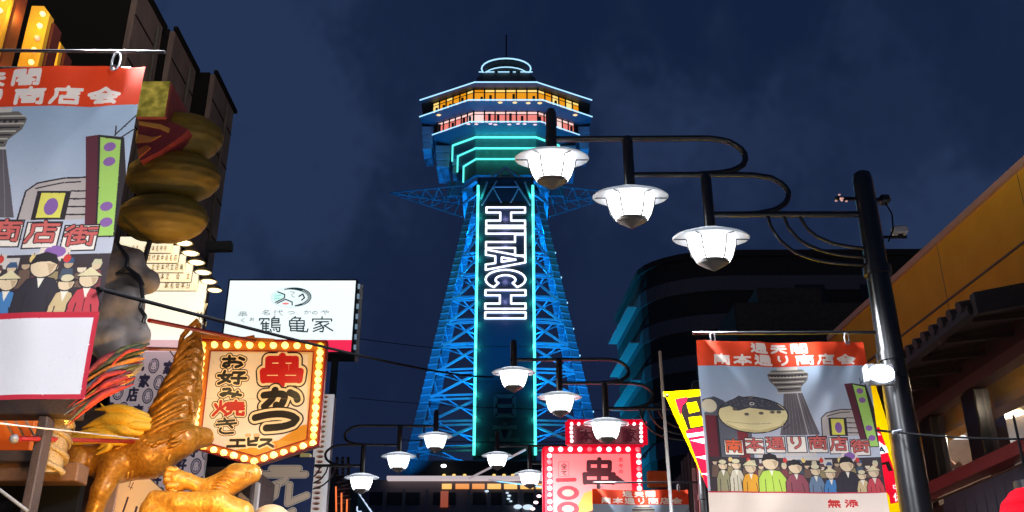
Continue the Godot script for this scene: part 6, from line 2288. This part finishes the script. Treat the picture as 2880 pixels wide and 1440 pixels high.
func skewer() -> void:
	# a giant fist that holds up a skewer of three balls
	var d := 8.6
	var t := thing("giant_skewer", "giant skewer of three olive brown balls held upright by the grey fist", "sculpture", at(345, 720, d))
	var crust := noisy(lin(0.11, 0.065, 0.005), lin(0.27, 0.185, 0.012), 0.012, 0.55, 0.25, 0.0, Vector3(0.5, 1.6, 0.5), 14)
	for e in [[409.0, 549.0, 113.0, 62.0], [437.0, 447.0, 117.0, 68.0], [452.0, 348.0, 107.0, 66.0]]:
		var c := at(e[0], e[1], d)
		var k := (at(e[0] + 1, e[1], d) - c).x
		var b := MB.new()
		part("ball", t, crumbed(c - t.position, Vector3(e[2] * k, e[3] * k * 1.02, e[2] * k * 0.62), int(e[1])), crust)
	stick("wall_bracket", t, at(300, 800, d) - t.position, at(300, 800, 12.3) - t.position, 0.14, M.dark_wood, -1.0, true)
	stick("stick", t, at(345, 720, d) - t.position, at(452, 340, d) - t.position, 0.05, M.dark_wood, -1.0, true)
	# fist
	var f := thing("grey_fist", "huge grey sculpted fist with black finger outlines under the skewer", "sculpture", at(330, 880, d))
	var q := func(x: float, y: float, z := 0.0) -> Vector3: return at(x, y, d) + Vector3(0, 0, z)
	var u := (at(331, 760, d) - at(330, 760, d)).x
	var bones := [
		[q.call(268, 640, -0.05), q.call(340, 650, 0.0), 38 * u, 26 * u],
		[q.call(300, 690, 0.0), q.call(372, 712, 0.04), 54 * u, 33 * u],
		[q.call(290, 700, 0.0), q.call(330, 680, 0.08), 50 * u, 40 * u],
		[q.call(280, 790, 0.0), q.call(326, 775, 0.1), 60 * u, 46 * u],
		[q.call(300, 800, 0.0), q.call(345, 850, 0.06), 56 * u, 38 * u],
		[q.call(262, 850, 0.04), q.call(300, 862, 0.14), 48 * u, 36 * u],
		[q.call(300, 880, 0.0), q.call(318, 910, 0.0), 52 * u, 40 * u],
	]
	part("hand", f, nets(bones, 0.02, 0.06, 0.0, f.position), noisy(lin(0.1, 0.085, 0.075), lin(0.36, 0.3, 0.28), 0.014, 0.7, 0.5, 0.0, Vector3(1.2, 1.2, 1.2), 31))
	for list in [[322, 642, 346, 676, 344, 700, 318, 716], [344, 700, 372, 720, 384, 744], [318, 716, 352, 716, 378, 738, 384, 778, 376, 800], [376, 800, 390, 820, 384, 836]]:
		var pts := []
		for i in range(0, list.size(), 2):
			pts.append(at(list[i], list[i + 1], d) + Vector3(0, 0, 0.26) - f.position)
		var b := MB.new()
		b.tube(curve3(pts, 16), 5.0 * u, 8)
		part("finger_line", f, b.done(), M.black)
	# streaming coloured strips below the fist, in many widths
	var hues := [lin(0.3, 0.015, 0.012), lin(0.55, 0.17, 0.018), lin(0.1, 0.1, 0.035), lin(0.4, 0.03, 0.015), lin(0.04, 0.05, 0.035), lin(0.64, 0.28, 0.03), lin(0.1, 0.11, 0.14), lin(0.2, 0.02, 0.03)]
	var mats := []
	for h in hues:
		mats.append(noisy(h * 0.5, h * 1.2, 0.03, 0.7, 0.4, 0.0, Vector3(2, 2, 2), 8, 2))
	var rs := RandomNumberGenerator.new()
	rs.seed = 6
	for k in 34:
		var v := k / 33.0
		var y0 := lerpf(872, 985, v) + rs.randf_range(-8, 8)
		var x0 := lerpf(386, 330, v) + rs.randf_range(-14, 6)
		var len := rs.randf_range(80, 160)
		var z := rs.randf_range(0.16, 0.3)
		var a := at(x0, y0, d) + Vector3(0, 0, z - 0.12)
		var m := at(x0 - len * 0.45, y0 + len * rs.randf_range(0.2, 0.34), d) + Vector3(0, 0, z)
		var c := at(x0 - len, y0 + len * rs.randf_range(0.5, 0.75), d) + Vector3(0, 0, z - 0.03)
		var w := rs.randf_range(0.012, 0.03)
		var b := MB.new(f.position)
		b.tube(curve3([a, m, c], 8), [w * 0.3, w * 0.8, w, w * 1.1, w * 1.1, w, w * 0.8, w * 0.5, w * 0.15], 6)
		part("strip", f, b.done(), mats[rs.randi_range(0, 7)])
	# boxed food sign above, half hidden by the cropped banner
	d = 8.2
	var bx := thing("food_box_sign", "small boxed sign with a mottled yellow face, red flank and maroon flame foot", "sign", at(410, 300, d))
	var fc := plate(348, 203, 424, 296, d)
	var b := MB.new(bx.position)
	var dep := 1.3
	b.box(Vector3((fc.l + fc.r) / 2, (fc.t + fc.b) / 2, -d - dep / 2), Vector3(fc.r - fc.l, fc.t - fc.b, dep), Basis.IDENTITY, 0.02)
	part("case", bx, b.done(), noisy(lin(0.22, 0.045, 0.035), lin(0.3, 0.06, 0.05), 0.03, 0.6))
	b = MB.new(bx.position)
	b.quad(Vector3(fc.l + 0.01, fc.t - 0.01, -d + 0.004), Vector3(fc.r - 0.01, fc.t - 0.01, -d + 0.004), Vector3(fc.r - 0.01, fc.b + 0.01, -d + 0.004), Vector3(fc.l + 0.01, fc.b + 0.01, -d + 0.004), Vector3(0, 0, 1))
	part("sign_face", bx, b.done(), lit_noise(rgb(96, 92, 26), rgb(216, 196, 92), 0.018, 0.6, 0.0, 0.0, Vector3(1.4, 1.4, 1.4), 4))
	var foot := func(called: String, list: Array, z: float, th: float, m: Material) -> void:
		var pts := []
		for i in range(0, list.size(), 2):
			pts.append(at(list[i], list[i + 1], d) + Vector3(0, 0, z))
		var fb := MB.new(bx.position)
		fb.prism(pts, Vector3(0, 0, -th))
		part(called, bx, fb.done(), m)
	foot.call("foot", [346, 292, 428, 300, 470, 318, 452, 336, 400, 372, 348, 398, 340, 360], -0.05, 0.7, noisy(lin(0.16, 0.02, 0.03), lin(0.24, 0.035, 0.04), 0.03, 0.5))
	foot.call("flame", [344, 332, 380, 340, 402, 336, 372, 352, 342, 354], -0.035, 0.02, mk(lin(0.52, 0.2, 0.05), 0.5))
	foot.call("flame", [342, 372, 366, 360, 376, 366, 346, 392], -0.035, 0.02, mk(lin(0.45, 0.13, 0.03), 0.5))
	foot.call("flame", [346, 300, 400, 308, 424, 318, 420, 328, 400, 318, 346, 308], -0.033, 0.02, mk(lin(0.56, 0.3, 0.06), 0.5))


func sculptures() -> void:
	# golden winged beast
	var d := 10.6
	var t := thing("golden_beast", "golden sculpted beast with a tall ridged wing and a bright yellow mane", "sculpture", at(330, 1288, d))
	var o := t.position
	var q := func(x: float, y: float, z := 0.0) -> Vector3: return at(x, y, d) + Vector3(0, 0, z)
	var u := (at(331, 1150, d) - at(330, 1150, d)).x
	var bones := [
		[q.call(452, 1110), q.call(380, 1142), 44 * u, 58 * u],
		[q.call(380, 1142), q.call(290, 1162), 58 * u, 54 * u],
		[q.call(290, 1162), q.call(205, 1156, 0.05), 46 * u, 36 * u],
		[q.call(212, 1160, 0.16), q.call(200, 1226, 0.26), 34 * u, 21 * u],
		[q.call(200, 1226, 0.26), q.call(182, 1330, 0.24), 21 * u, 17 * u],
		[q.call(300, 1180, 0.16), q.call(276, 1245, 0.24), 36 * u, 22 * u],
		[q.call(276, 1245, 0.24), q.call(240, 1340, 0.2), 22 * u, 20 * u],
		[q.call(450, 1100), q.call(500, 1090, -0.2), 40 * u, 26 * u],
	]
	part("body", t, nets(bones, 0.02, 0.07, 0.0, o), M.amber)
	for k in 26:  # raised locks of fur that sweep back over the flank
		var v := rng.randf()
		var x := lerpf(250.0, 450.0, v)
		var y := lerpf(1150.0, 1110.0, v) + rng.randf_range(-6, 34)
		var z := 0.24 - absf(y - 1135.0) * 0.0022
		var b := MB.new(o)
		b.tube(curve3([q.call(x, y, z - 0.03), q.call(x + 16, y - 5 + rng.randf_range(-3, 3), z + 0.03), q.call(x + 38, y - 16 + rng.randf_range(-6, 6), z - 0.03)], 6), [0.006, 0.014, 0.019, 0.021, 0.018, 0.012, 0.004], 6)
		part("fur_lock", t, b.done(), M.amber)
	for k in 12:  # ragged belly edge that catches the light
		var v := k / 11.0
		var x := lerpf(318.0, 440.0, v)
		var y := lerpf(1206.0, 1160.0, v)
		var b := MB.new(o)
		b.tube([q.call(x, y - 16, 0.12), q.call(x - 5, y - 2, 0.15), q.call(x - 12, y + rng.randf_range(4, 12), 0.1)], [0.02, 0.022, 0.004], 6)
		part("belly_tuft", t, b.done(), M.gold)
	# the wing: a core blade and overlapping feathers
	var wing := [[q.call(410, 1085, -0.1), q.call(448, 980, -0.1), 66 * u, 52 * u], [q.call(448, 980, -0.1), q.call(474, 880, -0.12), 52 * u, 32 * u], [q.call(474, 880, -0.12), q.call(491, 806, -0.14), 26 * u, 7 * u]]
	part("wing", t, nets(wing, 0.022, 0.04, 0.006, o), M.amber)
	for k in 15:
		var v := k / 14.0
		var j := rng.randf_range(-5, 5)
		var y := lerpf(1080.0, 880.0, v) + j
		var cxx := lerpf(428.0, 472.0, v)
		var ww := lerpf(78.0, 24.0, v) * rng.randf_range(0.88, 1.1)
		var b := MB.new(o)
		var a: Vector3 = q.call(cxx - ww, y + 34.0 * (1.0 - v * 0.4), 0.12 - v * 0.1)
		var c: Vector3 = q.call(cxx + ww * 0.72, y - 30.0 + j, 0.1 - v * 0.1)
		var m := a.lerp(c, 0.5) + Vector3(0, rng.randf_range(-0.02, 0.03), 0.09 - v * 0.03)
		var th := rng.randf_range(0.8, 1.1)
		b.tube(curve3([a, a.lerp(m, 0.5) + Vector3(0, -0.02, 0.03), m, m.lerp(c, 0.5) + Vector3(0, 0.012, 0.02), c], 10), [0.008 * th, 0.022 * th, 0.03 * th, 0.034 * th, 0.036 * th, 0.034 * th, 0.031 * th, 0.027 * th, 0.022 * th, 0.015 * th, 0.006], 8)
		part("feather", t, b.done(), M.amber)
	for e in [[512, 806, 470, 850, 468, 900], [496, 880, 478, 910, 486, 960], [505, 960, 492, 1000, 498, 1040]]:
		var b := MB.new(o)
		var pts := []
		for i in range(0, 6, 2):
			pts.append(q.call(e[i] - 12.0, e[i + 1], 0.02))
		b.tube(curve3(pts, 8), 0.03, 8)
		part("crest", t, b.done(), M.amber)
	var hook := thing("statue_spotlight", "small warm spotlight clipped under the cropped banner's eave that lights the yellow mane", "light", at(150, 1030, 8.9))
	var hb := MB.new()
	hb.lathe(Vector3.ZERO, [Vector2(0.0, -0.06), Vector2(0.05, -0.06), Vector2(0.06, 0.05), Vector2(0.0, 0.06)], 14)
	part("housing", hook, hb.done(), M.black)
	hb = MB.new()
	hb.ball(Vector3(0.03, -0.05, 0.02), Vector3(0.04, 0.03, 0.04), 10, 6)
	part("lamp", hook, hb.done(), M.warm_bright)
	spot(hook, Vector3(0.1, -0.1, 0.1), at(330, 1110, 10.3) - at(150, 1030, 8.9), rgb(255, 214, 120), 2.2, 60.0, 0.06, 20.0)
	# mane: flame-like locks
	for e in [[382, 1060, 320, 1042, 258, 1042, 13], [386, 1076, 300, 1068, 226, 1088, 17], [372, 1096, 300, 1096, 240, 1090, 15], [352, 1108, 260, 1110, 150, 1122, 13], [340, 1120, 300, 1126, 262, 1140, 12], [372, 1058, 300, 1054, 270, 1026, 9], [300, 1120, 240, 1124, 180, 1130, 8], [310, 1112, 296, 1140, 256, 1156, 9], [392, 1066, 330, 1052, 282, 1052, 10], [396, 1084, 330, 1084, 284, 1078, 12], [378, 1088, 290, 1084, 214, 1102, 10], [360, 1102, 280, 1104, 200, 1112, 9], [340, 1116, 310, 1122, 270, 1136, 8], [386, 1056, 340, 1046, 300, 1030, 8], [330, 1096, 250, 1098, 170, 1112, 7]]:
		var b := MB.new(o)
		var pts := [q.call(e[0], e[1], 0.16), q.call((e[0] + e[2]) / 2.0, e[1] * 0.5 + e[3] * 0.5, 0.27), q.call(e[2], e[3], 0.27), q.call(e[4], e[5], 0.2)]
		var rr := []
		for k in 15:
			rr.append(e[6] * u * maxf(0.12, sin(PI * (0.25 + 0.72 * k / 14.0))))
		b.tube(curve3(pts, 14), rr, 10)
		part("mane_lock", t, b.done(), M.mane)
	# golden figure with raised knee and clenched hand, below the bulb sign
	d = 10.2
	var g := thing("golden_figure", "golden muscular figure with a clenched hand and bent limb under the bulb sign", "sculpture", at(520, 1300, d))
	o = g.position
	u = (at(521, 1240, d) - at(520, 1240, d)).x
	var qq := func(x: float, y: float, z := 0.0) -> Vector3: return at(x, y, d) + Vector3(0, 0, z)
	var fb := [
		[qq.call(636, 1194, 0.05), qq.call(600, 1204, 0.08), 25 * u, 33 * u],
		[qq.call(600, 1204, 0.08), qq.call(545, 1240, 0.06), 33 * u, 38 * u],
		[qq.call(545, 1240, 0.06), qq.call(515, 1300, 0.0), 38 * u, 42 * u],
		[qq.call(520, 1232, 0.1), qq.call(484, 1216, 0.16), 22 * u, 16 * u],
		[qq.call(484, 1216, 0.16), qq.call(458, 1212, 0.18), 18 * u, 24 * u],
		[qq.call(462, 1222, 0.14), qq.call(452, 1228, 0.16), 22 * u, 20 * u],
		[qq.call(406, 1262, 0.2), qq.call(470, 1276, 0.24), 20 * u, 27 * u],
		[qq.call(470, 1276, 0.24), qq.call(560, 1274, 0.22), 27 * u, 30 * u],
		[qq.call(560, 1274, 0.22), qq.call(612, 1300, 0.14), 30 * u, 36 * u],
		[qq.call(400, 1290, 0.16), qq.call(560, 1320, 0.1), 34 * u, 46 * u],
	]
	part("body", g, nets(fb, 0.016, 0.035, 0.0, o), M.gold)
	for k in 4:
		var y := 1193.0 + k * 13.0
		var x := 446.0 + (1.5 - absf(k - 1.5)) * -5.0
		var bones2 := [[qq.call(x + 14, y, 0.23), qq.call(x - 2, y - 1, 0.25), 8.2 * u, 7.6 * u], [qq.call(x - 2, y - 1, 0.25), qq.call(x - 8, y + 3, 0.2), 7.6 * u, 7.0 * u], [qq.call(x - 8, y + 3, 0.2), qq.call(x + 2, y + 5, 0.15), 7.0 * u, 6.0 * u]]
		part("finger", g, nets(bones2, 0.008, 0.01, 0.0, o), M.gold)
	var hole := MB.new(o)
	hole.lathe(qq.call(628, 1206, 0.18), [Vector2(0.05, 0.0), Vector2(0.062, 0.008), Vector2(0.05, 0.016)], 16, 1.0, 0.8, Basis(Vector3(1, 0, 0), PI / 2 - 0.3))
	part("joint_ring", g, hole.done(), M.amber)
	for k in 9:  # carved grooves of muscle
		var b := MB.new(o)
		var x := 536.0 + k * 7.0
		b.tube(curve3([qq.call(x - 34, 1276 - k * 2.0 - k * 6.0, 0.2), qq.call(x - 6, 1268 - k * 8.0, 0.25), qq.call(x + 16, 1272 - k * 7.0, 0.2)], 8), 0.008, 6)
		part("carved_line", g, b.done(), M.amber)
	var bl := MB.new(o)
	bl.ball(qq.call(676, 1300, -0.1), Vector3(46 * u, 34 * u, 0.14), 24, 14)
	part("rounded_back", g, bl.done(), noisy(lin(0.42, 0.28, 0.16), lin(0.56, 0.4, 0.24), 0.03, 0.55))
	for e in [[600, 1262, 640, 1284], [610, 1250, 632, 1268], [596, 1276, 622, 1296]]:
		stick("carved_knot", g, qq.call(e[0], e[1], 0.12) - o, qq.call(e[2], e[3], 0.12) - o, 0.05, M.dark_wood)


func small_things() -> void:
	# cables over the street
	var list := [
		["black overhead cable sagging from the cropped banner across the white billboard to the tower", at(246, 726, 4.4), at(1240, 948, 26.0), 0.12, 0.011, M.cable, 0.022],
		["black overhead cable crossing the puffer fish banner to the near lamp post", at(1640, 1014, 15.5), at(2262, 1088, 8.7), 0.02, 0.011, M.cable, 0.011],
		["black overhead cable running from the near lamp post out over the restaurant glass", at(2262, 1088, 8.7), at(2640, 1104, 7.2), 0.02, 0.009, M.cable, 0.009],
		["thin dark cable low across the tower's legs behind the far lanterns", at(880, 1000, 40.0), at(1700, 1030, 34.0), 0.2, 0.012, M.cable, 0.012],
		["thin pale cable from the frame's edge over the golden mane to the bulb sign", at(-20, 1063, 7.6), at(474, 1118, 11.8), 0.0, 0.007, M.white_cable, 0.008],
		["thin dark wire slanting down in front of the stepped white sign", at(424, 878, 11.0), at(486, 966, 11.0), 0.0, 0.006, M.cable, 0.006],
		["faint dark wire high between the billboard and the tower's west leg", at(890, 850, 30.0), at(1200, 880, 60.0), 0.1, 0.012, M.cable, 0.02],
		["thin pale wire from the tower strip to the upper red sign", at(1360, 1102, 28.0), at(1470, 1082, 21.0), 0.0, 0.008, M.white_cable, 0.008],
		["long dark cable running level beneath the upper red sign towards the tower's strips", at(1000, 1106, 30.0), at(1480, 1110, 24.0), 0.05, 0.012, M.cable, 0.012],
	]
	for e in list:
		var t := thing("overhead_cable", e[0], "cable", (e[1] + e[2]) / 2)
		var b := MB.new(t.position)
		var pts := catenary(e[1], e[2], e[3], 24)
		var rr := []
		for k in 25:
			rr.append(lerpf(e[4], e[6], k / 24.0))
		b.tube(pts, rr, 6)
		part("strand", t, b.done(), e[5])
	var cl := MB.new()
	var tt := thing("cable_clamp", "small metal clamp that ties two cables to the near lamp post", "clamp", at(2258, 1086, 8.72))
	cl.box(Vector3.ZERO, Vector3(0.1, 0.03, 0.03), Basis(Vector3(0, 0, 1), 0.2), 0.006)
	part("clamp_body", tt, cl.done(), M.grey_metal)


func crumbed(c: Vector3, r: Vector3, seed_: int) -> ArrayMesh:
	# a rough rounded lump
	var n := FastNoiseLite.new()
	n.seed = seed_
	n.frequency = 2.2
	n.fractal_octaves = 4
	var st := SurfaceTool.new()
	st.begin(Mesh.PRIMITIVE_TRIANGLES)
	st.set_smooth_group(0)
	var rows := 36
	var segs := 64
	for i in rows + 1:
		for k in segs + 1:
			var t := PI * i / rows
			var a := TAU * (k % segs) / segs
			var d := Vector3(sin(t) * cos(a), cos(t), sin(t) * sin(a))
			st.set_uv(Vector2(float(k) / segs, float(i) / rows))
			st.add_vertex(c + d * r * (1.0 + 0.035 * n.get_noise_3dv(d * 1.2) + 0.008 * n.get_noise_3dv(d * 9.0) + 0.012 * sin(d.y * 22.0)))
	for i in rows:
		for k in segs:
			var p := i * (segs + 1) + k
			for q in [p, p + 1, p + segs + 2, p, p + segs + 2, p + segs + 1]:
				st.add_index(q)
	st.generate_normals()
	return st.commit()
